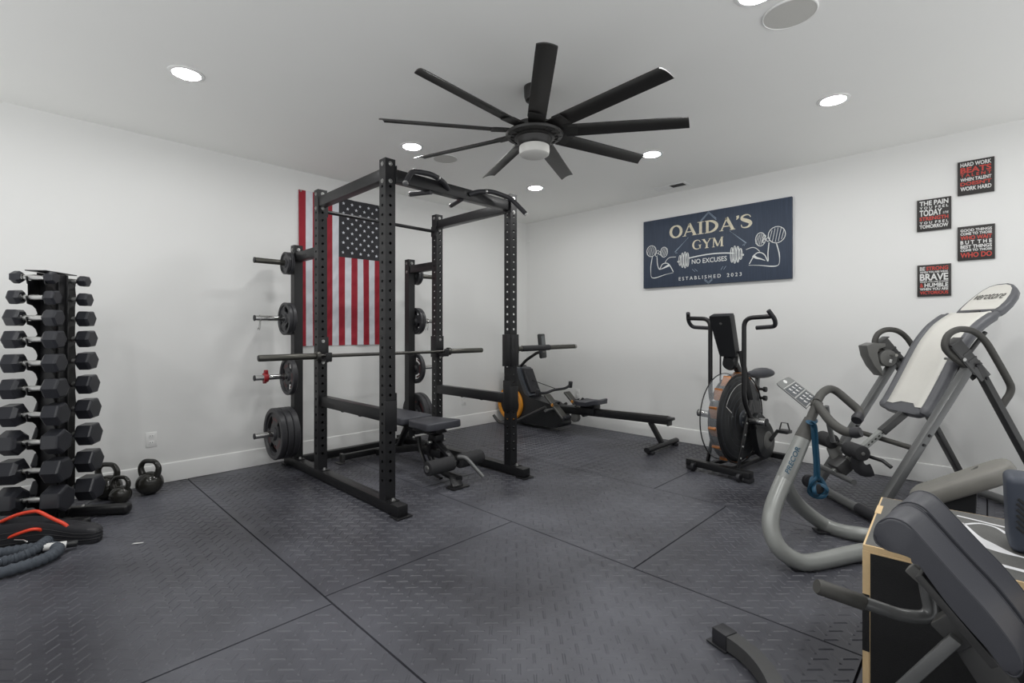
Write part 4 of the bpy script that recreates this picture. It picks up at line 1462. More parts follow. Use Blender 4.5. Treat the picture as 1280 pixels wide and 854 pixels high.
# foot plates
for s_ in (-1, 1):
    F = TR(1.085 - 1.2, s_ * 0.19, 0.315) @ rot('Y', 42)
    mb = MB(); mb.box(F.translation, (0.40, 0.115, 0.024), F.to_3x3().to_4x4(), bev=0.010, seg=3); fpz = mb.build('foot_plate', M['grip'], t)
    mb = MB(); mb.box(F @ Vector((0.185, 0, 0.022)), (0.04, 0.12, 0.06), F.to_3x3().to_4x4(), bev=0.012, seg=3)
    mb.build('heel_cup', M['rubber'], fpz)
    mb = MB(); mb.tube([F @ Vector((-0.03, -0.06, 0.01)), F @ Vector((-0.03, -0.04, 0.045)), F @ Vector((-0.03, 0.04, 0.045)), F @ Vector((-0.03, 0.06, 0.01))], 0.02, 8, flat=(1.0, 0.2))
    mb.build('foot_strap', M['rubber'], fpz)
    mb = MB(); mb.box(F @ Vector((-0.03, -0.058 , 0.012)), (0.03, 0.012, 0.03), F.to_3x3().to_4x4(), bev=0.003); mb.build('strap_buckle', M['orange_ring'], fpz)
    mb = MB(); mb.tube([F @ Vector((-0.185, -0.056, 0.013)), F @ Vector((0.18, -0.056, 0.013))], 0.006, 8); mb.build('plate_edge', M['grey_plastic'], fpz)
mb = MB(); mb.cyl(RW(0.98, -0.27, 0.27), RW(0.98, 0.27, 0.27), 0.018, 14); mb.build('foot_axle', M['gun'], t)
mb = MB(); mb.bar(RW(1.09, -0.10, 0.325), RW(1.30, -0.10, 0.338), 0.022, 0.022); mb.build('handle_rest', M['gun'], t)
mb = MB(); mb.tube([RW(1.22, 0.02, 0.33), RW(1.25, 0.03, 0.37), RW(1.29, 0.06, 0.42)], 0.012, 10); mb.build('release_lever', M['plastic'], t)
mb = MB(); mb.cyl(RW(1.22, -0.03, 0.19), RW(1.22, 0.03, 0.19), 0.055, 20, 0.006); mb.build('guide_wheel', M['grey_plastic'], t)

# ------------------------------------------------------------------ air bike
t = thing('air_bike', 'black fan air bike with bronze fan blades beside the rower', 'exercise bike', (3.148, -0.55, 0), R(-8))
WC = Vector((-0.022, -0.16, 0.455))
WX = TR(*WC) @ rot('Y', 90)              # local z -> +x
RAD = 0.385
# grille discs
for s_ in (-1, 1):
    mb = MB()
    prof = [(0.05, 0.105), (0.10, 0.102), (0.28, 0.094), (0.345, 0.088), (0.365, 0.078), (0.372, 0.07)]
    sh = 0.0 if s_ > 0 else 0.062
    mb.lathe([(r, s_ * z + sh) for r, z in prof] + [(0.365, s_ * 0.07 + sh), (0.05, s_ * 0.098 + sh), (0.05, s_ * 0.105 + sh)], WX, 56)
    gr = mb.build('fan_grille', M['plastic'], t)
    for rr in (0.14, 0.19, 0.24, 0.29, 0.335):
        z = s_ * (0.104 - 0.012 * (rr - 0.1) / 0.18) + sh
        mb = MB(); mb.tube([WX @ Vector((rr * math.cos(2 * PI * k / 48), rr * math.sin(2 * PI * k / 48), z)) for k in range(48)], 0.0022, 6, closed=True)
        mb.build('grille_ring', M['graphite'], gr)
    mb = MB()
    a0 = [R(-200 + 5 * k) for k in range(18)] if s_ > 0 else [R(20 + 5 * k) for k in range(18)]
    mb.stroke([(0.305 * math.cos(a), 0.305 * math.sin(a)) for a in a0] + [(0.19 * math.cos(a0[-1] + .1), 0.19 * math.sin(a0[-1] + .1))],
              0.006, WX @ (Matrix.Identity(4) if s_ > 0 else rot('X', 180)), 0.0975 - sh)
    mb.build('painted_line', M['white_label'], gr)
# clear rim guard and bronze paddles behind it
mb = MB(); mb.lathe([(RAD - 0.012, -0.075), (RAD, -0.065), (RAD + 0.004, 0.0), (RAD, 0.075)], WX, 64); mb.build('clear_guard', M['clear'], t)
mb = MB(); mb.tube([WX @ Vector(((RAD - 0.008) * math.cos(2 * PI * k / 64), (RAD - 0.008) * math.sin(2 * PI * k / 64), -0.078)) for k in range(64)], 0.005, 8, closed=True)
mb.build('guard_hoop', M['black_metal'], t)
mb = MB(); mb.tube([WX @ Vector(((RAD - 0.002) * math.cos(2 * PI * k / 64), (RAD - 0.002) * math.sin(2 * PI * k / 64), 0.078)) for k in range(64)], 0.006, 8, closed=True)
mb.build('guard_hoop', M['black_metal'], t)
mb = MB(); mb.lathe([(0.30, -0.005), (0.345, -0.005), (0.345, 0.066), (0.30, 0.066)], WX, 56); drum = mb.build('fan_drum', M['black_metal'], t)
for k in range(14):
    a = 2 * PI * k / 14
    F = WX @ rot('Z', math.degrees(a)) @ TR(0.358, 0, 0.032) @ rot('Z', 30)
    mb = MB(); mb.box(F.translation, (0.024, 0.10, 0.068), F.to_3x3().to_4x4(), bev=0.002); mb.build('fan_blade', M['bronze'], drum)
mb = MB(); mb.cyl(WC + Vector((-0.15, 0, 0)), WC + Vector((0.15, 0, 0)), 0.022, 16); mb.lathe([(0.0, 0.12), (0.06, 0.118), (0.075, 0.108), (0.078, 0.10)], WX, 28)
hub = mb.build('hub', M['graphite'], t)
for k in range(6):
    a = 2 * PI * k / 6
    mb = MB(); mb.lathe([(0, 0.126), (0.008, 0.125), (0.009, 0.116)], WX @ TR(0.052 * math.cos(a), 0.052 * math.sin(a), 0), 8); mb.build('bolt', M['zinc'], hub)
for s_ in (-1, 1):
    mb = MB(); mb.cyl(WC + Vector((s_ * 0.165, -0.02, 0.0)), WC + Vector((s_ * 0.305, -0.02, 0.0)), 0.031, 20, 0.003); pg = mb.build('foot_peg', M['chrome'], t)
    mb = MB(); mb.cyl(WC + Vector((s_ * 0.300, -0.02, 0.0)), WC + Vector((s_ * 0.309, -0.02, 0.0)), 0.033, 20, 0.003); mb.build('peg_cap', M['rubber'], pg)
# frame
for s_ in (-1, 1):
    mb = MB(); mb.bar((s_ * 0.135, -0.36, 0.07), (s_ * 0.135, -0.15, 0.62), 0.014, 0.045); mb.bar((s_ * 0.135, -0.15, 0.62), (s_ * 0.09, -0.23, 1.04), 0.014, 0.045)
    fk = mb.build('front_fork', M['black_powder'], t)
    for q in range(5):
        f = 0.15 + 0.17 * q
        mb = MB(); mb.lathe([(0, 0.006), (0.008, 0.005), (0.009, 0)], TR(s_ * 0.142, -0.36 + 0.21 * f, 0.07 + 0.55 * f) @ rot('Y', 90 * s_), 8); mb.build('bolt', M['zinc'], fk)
    mb = MB(); mb.bar((s_ * 0.10, -0.40, 0.062), (s_ * 0.06, 0.40, 0.062), 0.032, 0.032); mb.build('bottom_rail', M['black_powder'], t)
mb = MB(); mb.box((0, -0.43, 0.062), (0.56, 0.075, 0.055), bev=0.006); fbz = mb.build('front_stabilizer', M['black_powder'], t)
for s_ in (-1, 1):
    mb = MB(); mb.cyl((s_ * 0.20 - 0.014, -0.472, 0.034), (s_ * 0.20 + 0.014, -0.472, 0.034), 0.034, 20, 0.005); mb.build('transport_wheel', M['rubber'], fbz)
    mb = MB(); mb.box((s_ * 0.20, -0.46, 0.055), (0.05, 0.03, 0.035), bev=0.004); mb.build('wheel_bracket', M['black_powder'], fbz)
    mb = MB(); mb.box((s_ * 0.255, -0.42, 0.018), (0.05, 0.085, 0.036), bev=0.006); mb.build('end_foot', M['rubber'], fbz)
mb = MB(); mb.box((0, 0.42, 0.055), (0.50, 0.07, 0.05), bev=0.006); rbz = mb.build('rear_stabilizer', M['black_powder'], t)
for s_ in (-1, 1):
    mb = MB(); mb.box((s_ * 0.23, 0.42, 0.017), (0.05, 0.08, 0.034), bev=0.006); mb.build('end_foot', M['rubber'], rbz)
mb = MB(); mb.bar((0, 0.40, 0.08), (0, 0.22, 0.50), 0.05, 0.07); mb.bar((0, 0.22, 0.50), (0, -0.20, 0.98), 0.04, 0.05); mb.bar((0, 0.20, 0.44), (0, 0.24, 0.70), 0.042, 0.042)
mb.build('rear_frame', M['black_powder'], t)
mb = MB(); mb.bar((0, 0.235, 0.62), (0, 0.26, 0.80), 0.032, 0.032); sp = mb.build('seat_post', M['gun'], t)
for z in (0.60, 0.68):
    mb = MB(); mb.cyl((0.02, 0.22, z), (0.075, 0.22, z), 0.012, 12); mb.cyl((0.07, 0.22, z), (0.10, 0.22, z), 0.024, 16, 0.006); mb.build('adjust_knob', M['plastic'], sp)
mb = MB()
rings = []
for y, w, zt, th in ((0.05, 0.020, 0.835, 0.03), (0.09, 0.036, 0.850, 0.055), (0.16, 0.048, 0.855, 0.075), (0.23, 0.070, 0.860, 0.085), (0.29, 0.098, 0.868, 0.095), (0.34, 0.098, 0.868, 0.09), (0.375, 0.065, 0.855, 0.06)):
    rg = []
    for k in range(14):
        a = 2 * PI * k / 14
        rg.append((0.02 + w * math.cos(a), y, zt - th / 2 + th / 2 * math.sin(a)))
    rings.append(rg)
mb.loft(rings); mb.build('saddle', M['vinyl'], t)
# chain case, crank and pedals
mb = MB()
case = [(p.x, p.y) for p in catmull([(a, b, 0) for a, b in ((-0.05, 0.50), (0.04, 0.46), (0.17, 0.36), (0.24, 0.24), (0.20, 0.13), (0.10, 0.09), (-0.02, 0.14), (-0.10, 0.30), (-0.11, 0.44))], 4, True)]
mb.prism(case, TR(0.165, 0, 0) @ Matrix(((0, 0, -1, 0), (1, 0, 0, 0), (0, 1, 0, 0), (0, 0, 0, 1))), 0.055, bev=0.012)
cc = mb.build('chain_case', M['plastic'], t, angle=50)
mb = MB(); mb.lathe([(0, 0.012), (0.055, 0.010), (0.075, 0.004), (0.08, 0)], TR(0.166, 0.10, 0.25) @ rot('Y', 90), 28); mb.build('case_emblem', M['grey_plastic'], cc)
for s_ in (-1, 1):
    x0 = 0.185 if s_ > 0 else -0.12
    mb = MB(); mb.bar((x0, 0.10, 0.25), (x0 + s_ * 0.02, 0.10 + s_ * 0.10, 0.25 + s_ * 0.08), 0.016, 0.03); cr = mb.build('crank', M['black_metal'], t)
    mb = MB(); mb.box((x0 + s_ * 0.075, 0.10 + s_ * 0.10, 0.25 + s_ * 0.08), (0.09, 0.10, 0.028), bev=0.006); pd = mb.build('pedal', M['plastic'], t)
    mb = MB(); mb.tube([(x0 + s_ * 0.035, 0.10 + s_ * 0.10, 0.265 + s_ * 0.08), (x0 + s_ * 0.05, 0.10 + s_ * 0.10, 0.325 + s_ * 0.08), (x0 + s_ * 0.10, 0.10 + s_ * 0.10, 0.325 + s_ * 0.08), (x0 + s_ * 0.118, 0.10 + s_ * 0.10, 0.265 + s_ * 0.08)], 0.014, 8, flat=(1, .25))
    mb.build('toe_strap', M['rubber'], pd)
# handle arms
for s_ in (-1, 1):
    x = s_ * 0.15
    mb = MB()
    pts = fillet([(x, -0.10, 0.38), (x, -0.29, 0.62), (x, -0.29, 1.315), (x + s_ * 0.215, -0.29, 1.325)], 0.075, 7)
    mb.tube(pts, 0.0185, 14); am = mb.build('handle_arm', M['black_powder'], t)
    mb = MB()
    mb.tube(fillet([(x + s_ * 0.205, -0.31, 1.372), (x + s_ * 0.235, -0.26, 1.30), (x + s_ * 0.22, -0.22, 1.245), (x + s_ * 0.06, -0.20, 1.235)], 0.05), 0.0175, 12)
    mb.build('hand_grip', M['rubber'], am)
# console
F = Matrix(((1, 0, 0, 0), (0, 1, 0, 0), (0, 0, 1, 0), (0, 0, 0, 1)))
mb = MB()
rings = []
for f in (0, 0.06, 0.5, 0.94, 1):
    w = (0.072 + 0.022 * f) * (0.93 if f in (0, 1) else 1)
    y, z = -0.24 - 0.14 * f, 1.00 + 0.345 * f
    rings.append([(-w, y - 0.034, z - 0.012), (w, y - 0.034, z - 0.012), (w * 1.02, y, z), (w, y + 0.034, z + 0.012), (-w, y + 0.034, z + 0.012), (-w * 1.02, y, z)])
mb.loft(rings); con = mb.build('console', M['plastic'], t)
mb = MB(); mb.lathe([(0, 0.006), (0.013, 0.005), (0.015, 0)], TR(0.0, -0.385, 1.275) @ rot('X', 110), 16); mb.build('battery_screw', M['grey_plastic'], con)
mb = MB(); mb.box((0, -0.225, 0.955), (0.12, 0.06, 0.12), rot('X', -14), bev=0.02, seg=3); mb.lathe([(0, 0.03), (0.05, 0.028), (0.062, 0.0)], TR(0, -0.24, 0.93) @ rot('X', 96), 24)
mb.build('console_bracket', M['plastic'], t)

# ------------------------------------------------------------------ stretch trainer (silver tube frame)
t = thing('stretch_trainer', 'silver tubular stretch trainer with a grey angled seat and exercise placard', 'stretching machine', (4.15, -1.9, 0))
post_a, post_b, post_c = Vector((3.8920, -2.1790, 0.3440)), Vector((3.9710, -2.0600, 0.6160)), Vector((4.0000, -2.0170, 0.7200))
post_d = Vector((4.0290, -1.9750, 0.8160))
mb = MB(); mb.tube([post_a, post_a.lerp(post_b, .5), post_b], [0.044, 0.044, 0.040], 18); mp = mb.build('main_post', M['silver_paint'], t, world=True)
mb = MB(); mb.tube([post_b, post_b.lerp(post_c, .15), post_c], [0.041, 0.040, 0.030], 18); mb.build('post_sleeve', M['dark_sleeve'], mp, world=True)
mb = MB(); mb.tube([post_c, post_d], 0.024, 16); mb.build('upper_post', M['dark_sleeve'], mp, world=True)
for f in (0.25,):
    q = post_c.lerp(post_b, 0.9)
    mb = MB(); mb.cyl(q, q + Vector((0.05, 0.02, 0.004)), 0.008, 10); mb.cyl(q + Vector((0.05, 0.02, 0.004)), q + Vector((0.066, 0.026, 0.004)), 0.014, 12, 0.003)
    mb.build('pull_pin', M['black_metal'], mp, world=True)
near = catmull([(3.9070, -2.1500, 0.4020), (3.8950, -2.2320, 0.3310), (3.8890, -2.3080, 0.2560), (3.8980, -2.3540, 0.1790), (3.9370, -2.3720, 0.1060), (3.9970, -2.3350, 0.0520), (4.0620, -2.2610, 0.0320), (4.2200, -1.9840, 0.0430),
                (4.33, -1.83, 0.043), (4.46, -1.70, 0.043), (4.62, -1.62, 0.043), (4.80, -1.60, 0.043)], 5)
mb = MB(); mb.tube(near, 0.042, 16); mb.build('base_tube', M['silver_paint'], t, world=True)
far = catmull([(3.8980, -2.1450, 0.3900), (3.8970, -2.0050, 0.2780), (3.9120, -1.8510, 0.1690), (3.9880, -1.6860, 0.0460), (4.0870, -1.6950, 0.0310), (4.20, -1.70, 0.043), (4.40, -1.64, 0.043), (4.62, -1.60, 0.043)], 5)
mb = MB(); mb.tube(far, 0.040, 16); mb.build('base_tube', M['silver_paint'], t, world=True)
for p in ((4.025, -2.29, 0.006), (4.22, -1.98, 0.006), (4.0, -1.69, 0.006), (4.62, -1.60, 0.006)):
    mb = MB(); mb.box(p, (0.11, 0.08, 0.012), rot('Z', 40), bev=0.004); mb.build('rubber_foot', M['rubber'], t, world=True)
# brand lettering along the post
d = (post_b - post_a).normalized()
view = (Vector((CX, CY, CH)) - post_a).normalized()
nrm = (view - d * view.dot(d)).normalized()
LT = Matrix.Identity(4)
yv = nrm.cross(d).normalized()
o = post_a.lerp(post_b, 0.30) - yv * 0.010
for i in range(3):
    LT[i][0], LT[i][1], LT[i][2], LT[i][3] = d[i], yv[i], nrm[i], o[i]
mb = MB(); mb.text('PRECOR', LT, 0.155, 0.024, 0.0450, 0.014, 0.2); mb.build('lettering', M['print_blue'], mp, world=True)
# handlebars
hb = [(4.0280, -1.9900, 0.8000), (4.0650, -2.0380, 0.7660), (4.1170, -2.0990, 0.7250), (4.1710, -2.1290, 0.6970), (4.2120, -2.1310, 0.6930)]
mb = MB(); mb.tube(catmull(hb, 5), 0.0235, 14); h1 = mb.build('handlebar', M['grip'], t, world=True)
mb = MB(); mb.tube([(4.2030, -2.1340, 0.6920), (4.2230, -2.1350, 0.6950), (4.2470, -2.1390, 0.7030)], [0.026, 0.029, 0.024], 16); mb.build('end_knob', M['rubber'], h1, world=True)
hb = fillet([(4.0220, -1.9810, 0.8120), (4.0200, -1.8580, 0.8540), (4.0490, -1.7460, 0.8790), (4.1880, -1.7500, 0.7500), (4.1820, -1.8110, 0.7170)], 0.07, 6)
mb = MB(); mb.tube(hb, 0.0225, 14); h2 = mb.build('handlebar', M['grip'], t, world=True)
mb = MB(); mb.tube([(4.1860, -1.7860, 0.7360), (4.1820, -1.8110, 0.7210), (4.1800, -1.8280, 0.7100)], [0.025, 0.030, 0.026], 16); mb.build('end_knob', M['rubber'], h2, world=True)
# brace from handlebar down to the knee bar
mb = MB(); mb.tube([(4.0390, -1.8390, 0.7760), (4.0450, -1.8060, 0.6710), (4.0570, -1.7660, 0.5650)], 0.014, 10); mb.build('brace', M['gun'], t, world=True)
# placard
A, B, C_, D = (Vector(p) for p in ((3.8430, -2.0860, 0.9130), (3.8790, -1.9670, 0.9460), (4.0100, -1.9230, 0.8310), (3.9910, -2.0540, 0.7810)))
nn = (B - A).cross(D - A).normalized()
if nn.dot(Vector((CX, CY, CH)) - A) < 0:
    nn = -nn


def PL(u, v, h=0.0):
    """u along the placard, v across, h off its face"""
    return (A * (1 - u) + D * u) * (1 - v) + (B * (1 - u) + C_ * u) * v + nn * h


mb = MB()
outl = [(0.0, 0.22), (0.015, 0.08), (0.07, 0.01), (0.14, 0.0), (1.0, 0.0), (1.0, 1.0), (0.14, 1.0), (0.07, 0.99), (0.015, 0.92), (0.0, 0.78)]
mb.loft([[PL(u, v, -0.006) for u, v in outl], [PL(u, v, 0) for u, v in outl]])
pc = mb.build('placard', M['placard'], t, world=True)
for u0, u1 in ((0.28, 0.58), (0.64, 0.94)):
    mb = MB(); mb.loft([[PL(u, v, h) for u, v in ((u0, 0.08), (u1, 0.08), (u1, 0.92), (u0, 0.92))] for h in (-0.001, 0.0012)])
    mb.build('picture_panel', M['placard_dark'], pc, world=True)
    for v in (0.2, 0.45, 0.7):
        for du in (0.04, 0.17):
            u = u0 + du
            mb = MB()
            pts = [(0.0, 0.03), (0.03, 0.06), (0.06, 0.05), (0.10, 0.13), (0.085, 0.16), (0.05, 0.10), (0.03, 0.15), (0.0, 0.12)]
            q = [PL(u + a, v + b, 0.0016) for a, b in pts]
            c0 = sum(q, Vector()) / len(q)
            mb.add(q + [c0], [(i, (i + 1) % len(q), len(q)) for i in range(len(q))]); mb.build('figure_drawing', M['white_label'], pc, world=True)
for u in (0.245, 0.61, 0.965):
    mb = MB(); mb.loft([[PL(a, b, h) for a, b in ((u - 0.006, 0.04), (u + 0.006, 0.04), (u + 0.006, 0.96), (u - 0.006, 0.96))] for h in (-0.001, 0.0013)])
    mb.build('white_rule', M['white_label'], pc, world=True)
c0 = PL(0.10, 0.5)
mb = MB(); mb.lathe([(0, 0.004), (0.011, 0.003), (0.012, 0)], frame(c0, nn), 14); mb.build('rivet', M['white_label'], pc, world=True)
mb = MB(); mb.tube([PL(0.96, 0.5, -0.01), Vector((4.0230, -1.9660, 0.8010))], 0.016, 10); mb.build('placard_bracket', M['grip'], t, world=True)
# seat pad on its black support
SD = Vector((math.cos(R(33)), 0, math.sin(R(33))))
SN = Vector((-SD.z, 0, SD.x))
s0 = Vector((4.765, -1.66, 0.575))
mb = MB()
rings = []
LN = 0.47
prof = [(-LN, .70, .35), (-LN + 0.02, .92, .75), (-LN + 0.05, 1, 1), (-0.10, 1, 1), (-0.05, 0.93, 1), (-0.02, 0.80, 0.9), (-0.004, 0.62, .72), (0.004, 0.42, .40)]
for dd, w, h in prof:
    c = s0 + SD * dd - SN * 0.045
    rg = []
    for k in range(20):
        a = 2 * PI * k / 20
        ca_, sa_ = math.cos(a), math.sin(a)
        ex = 0.45
        rg.append(c + Vector((0, 0.145 * w * math.copysign(abs(ca_) ** ex, ca_), 0)) + SN * (0.045 * h * math.copysign(abs(sa_) ** ex, sa_)))
    rings.append(rg)
mb.loft(rings); st = mb.build('seat_pad', M['taupe'], t, world=True, angle=60)
for q in range(3):
    c = s0 + SD * (-0.135) + SN * 0.0005 + Vector((0, 0.02 + 0.0 * q, 0))
    mb = MB(); mb.box(c + Vector((0, 0.018 * (q - 1), 0)) + SD * (0.004 * q), (0.028 - 0.006 * q, 0.009, 0.0012), Matrix(((SD.x, 0, SN.x, 0), (SD.y, 1, SN.y, 0), (SD.z, 0, SN.z, 0), (0, 0, 0, 1))), bev=0.0004)
    mb.build('embossed_mark', M['dark_sleeve'], st, world=True)
mb = MB()
mb.prism([(4.46, 0.05), (4.645, 0.05), (4.665, 0.425), (4.44, 0.285)], TR(0, -1.765, 0) @ XZ, 0.20, bev=0.006)
mb.build('seat_support', M['plastic'], t, world=True)

# ------------------------------------------------------------------ inversion table
IA = math.atan2(0.67, 0.74)
t = thing('inversion_table', 'grey-framed inversion table with cream padded backrest by the right wall', 'inversion table', (3.98, -1.07, 0), IA)
GM, GD = M['gun'], M['gun_dark']
# (local x runs from the foot end to the head end, y towards the wall, z up)
for s_ in (-1, 1):
    n = s_ * 0.31
    mb = MB(); mb.bar((0.01, n, 0.045), (0.59, n, 1.005), 0.042, 0.055, up=(0, 1, 0)); lg = mb.build('front_leg', GM, t)
    for f in (0.47, 0.53):
        mb = MB(); mb.lathe([(0, 0.010), (0.008, 0.009), (0.010, 0.0)], TR(0.01 + 0.58 * f, n - 0.0275, 0.045 + 0.96 * f) @ rot('X', 90), 10); mb.build('bolt', M['black_metal'], lg)
    mb = MB(); mb.bar((0.60, n + s_ * 0.01, 1.02), (1.115, n + s_ * 0.01, 0.04), 0.034, 0.05, up=(0, 1, 0)); lg = mb.build('rear_leg', GD, t)
    mb = MB(); mb.lathe([(0, 0.010), (0.009, 0.009), (0.011, 0.0)], TR(0.655, n + s_ * 0.01 - 0.025, 0.915) @ rot('X', 90), 10); mb.build('bolt', M['black_metal'], lg)
    mb = MB(); mb.bar((0.33, n, 0.50), (0.86, n, 0.50), 0.006, 0.022); mb.build('side_strap', GD, t) if False else None
    # pivot bracket: two plates, a cross plate and pin
    mb = MB()
    for dy in (-0.030, 0.030):
        mb.bar((0.475, n + dy, 1.135), (0.655, n + dy, 0.915), 0.072, 0.006, up=(0, 1, 0), bev=0.002)
    mb.bar((0.452, n, 1.105), (0.590, n, 0.935), 0.008, 0.06, up=(0, 1, 0), bev=0.002)
    mb.bar((0.445, n, 1.115), (0.515, n, 1.165), 0.008, 0.072, up=(0, 1, 0), bev=0.002)
    for f in (0.3, 0.5, 0.7):
        mb.bar((0.470 + 0.16 * f, n - 0.034, 1.115 - 0.20 * f), (0.515 + 0.16 * f, n - 0.034, 1.150 - 0.20 * f), 0.012, 0.004, up=(0, 1, 0), bev=0.001)
    pv = mb.build('pivot_bracket', GD, t)
    mb = MB(); mb.cyl((0.60, n - 0.045, 0.995), (0.60, n + 0.045, 0.995), 0.013, 14, 0.002); mb.build('pivot_pin', M['black_metal'], pv)
    mb = MB(); mb.cyl((0.52, n - s_ * 0.10, 1.03), (0.52, n + s_ * 0.04, 1.03), 0.011, 12); mb.build('swing_pin', M['zinc'], pv)
    hp = catmull([(0.575, n, 0.985), (0.50, n, 1.03), (0.435, n, 1.10), (0.448, n, 1.175), (0.50, n, 1.213), (0.56, n, 1.218), (0.62, n, 1.198), (0.68, n, 1.14), (0.745, n, 1.03), (0.815, n, 0.90),
                  (0.832, n, 0.855), (0.825, n, 0.815), (0.80, n, 0.775), (0.775, n, 0.735)], 5)
    mb = MB(); mb.tube(hp, 0.0195, 14); mb.build('grab_handle', M['grip'], t)
mb = MB(); mb.tube(fillet([(0.0, -0.36, 0.032), (0.0, 0.36, 0.032)], 0.05), 0.030, 14); fbx = mb.build('front_base_bar', GM, t)
mb = MB(); mb.tube([(0.0, -0.40, 0.036), (0.0, -0.17, 0.036)], 0.036, 14); mb.build('end_sleeve', M['rubber'], fbx)
mb = MB(); mb.box((0.0, -0.36, 0.006), (0.08, 0.09, 0.012), bev=0.004); mb.build('rubber_foot', M['rubber'], fbx)
mb = MB(); mb.cyl((-0.02, 0.345, 0.05), (-0.02, 0.385, 0.05), 0.05, 24, 0.006); mb.build('transport_wheel', M['rubber'], fbx)
mb = MB(); mb.tube([(1.12, -0.36, 0.032), (1.12, 0.33, 0.032)], 0.030, 14); rbx = mb.build('rear_base_bar', GM, t)
for y in (-0.33, 0.30):
    mb = MB(); mb.box((1.12, y, 0.006), (0.08, 0.06, 0.012), bev=0.004); mb.build('rubber_foot', M['rubber'], rbx)
mb = MB(); mb.tube([(0.285, -0.31, 0.455), (0.285, 0.31, 0.455)], 0.0175, 12); mb.build('spreader_bar', M['grip'], t)
# telescoping boom with adjustment slots
b0, b1 = Vector((-0.06, 0, 0.225)), Vector((0.50, 0, 0.715))
bd = (b1 - b0).normalized()
bu = Vector((-bd.z, 0, bd.x))
mb = MB(); mb.bar(b0, b0 + bd * 0.43, 0.036, 0.036, up=(0, 1, 0)); bm_ = mb.build('boom', M['silver_paint'], t)
mb = MB(); mb.bar(b0 + bd * 0.43, b1, 0.046, 0.046, up=(0, 1, 0)); mb.build('boom_sleeve', GD, t)
for k in range(9):
    c = b0 + bd * (0.30 + 0.028 * k * 1.1) - Vector((0, 0.0185, 0))
    mb = MB(); mb.box(c, (0.014, 0.002, 0.010), Matrix(((bd.x, 0, bu.x, 0), (0, 1, 0, 0), (bd.z, 0, bu.z, 0), (0, 0, 0, 1))), bev=0.0006); mb.build('slot', M['slot'], bm_)
# ankle holder
for i, (a, z, y0, y1) in enumerate(((0.03, 0.395, -0.165, -0.015), (-0.045, 0.43, 0.035, 0.165))):
    mb = MB(); mb.cyl((a, y0, z), (a, y1, z), 0.052, 22, 0.010); rl = mb.build('ankle_roller', M['foam'], t)
    mb = MB(); mb.cyl((a, y0 - 0.003, z), (a, y0 + 0.004, z), 0.012, 14, 0.001); mb.build('roller_cap', M['grey_plastic'], rl)
mb = MB(); mb.cyl((0.03, -0.16, 0.395), (0.03, 0.02, 0.395), 0.010, 10); mb.cyl((-0.045, -0.02, 0.43), (-0.045, 0.16, 0.43), 0.010, 10)
mb.bar((-0.045, 0.0, 0.43), (0.04, 0.0, 0.39), 0.03, 0.02); mb.build('roller_axle', GD, t)
mb = MB()
for s_ in (-1, 1):
    arc = []
    for k in range(9):
        a = R(150 + 150 * k / 8)
        arc.append((0.085 + 0.065 * math.cos(a), s_ * 0.12, 0.335 + 0.065 * math.sin(a)))
    m2 = MB(); m2.tube(arc, 0.036, 10, flat=(0.32, 1.2)); m2.build('ankle_cup', M['rubber'], t)
mb.tube([(0.0, 0.07, 0.44), (-0.02, 0.07, 0.37), (0.0, 0.05, 0.30)], 0.055, 12, flat=(0.6, 0.8)); mb.build('ankle_shroud', M['grey_plastic'], t)
mb = MB(); mb.box((-0.01, 0, 0.275), (0.10, 0.12, 0.09), rot('Y', -42), bev=0.012); mb.build('ankle_block', GD, t)
mb = MB(); mb.tube([(-0.045, -0.19, 0.215), (-0.045, 0.19, 0.215)], 0.018, 12); mb.build('foot_bar', GM, t)
mb = MB(); mb.tube([(0.09, -0.12, 0.37), (0.13, -0.20, 0.36), (0.15, -0.25, 0.33)], 0.012, 10); mb.build('release_lever', M['black_metal'], t)
# bed frame and padded backrest
mb = MB()
for s_ in (-1, 1):
    mb.tube(fillet([(0.48, s_ * 0.10, 0.64), (0.66, s_ * 0.13, 0.96), (0.84, s_ * 0.13, 1.20)], .1), 0.014, 10)
mb.bar((0.665, -0.27, 0.96), (0.665, 0.27, 0.96), 0.03, 0.03)
mb.build('bed_frame', GD, t)
PR = catmull([(0.385, 0, 0.655), (0.43, 0, 0.715), (0.50, 0, 0.845), (0.575, 0, 0.995), (0.645, 0, 1.125), (0.72, 0, 1.225), (0.79, 0, 1.285), (0.862, 0, 1.33)], 4)
N_ = len(PR)
HW = 0.195


def bed_ring(i, hw, h0, h1, seg=10, yshift=0):
    p = PR[i]
    q = (PR[min(i + 1, N_ - 1)] - PR[max(i - 1, 0)]).normalized()
    nm = Vector((-q.z, 0, q.x))
    return p, q, nm


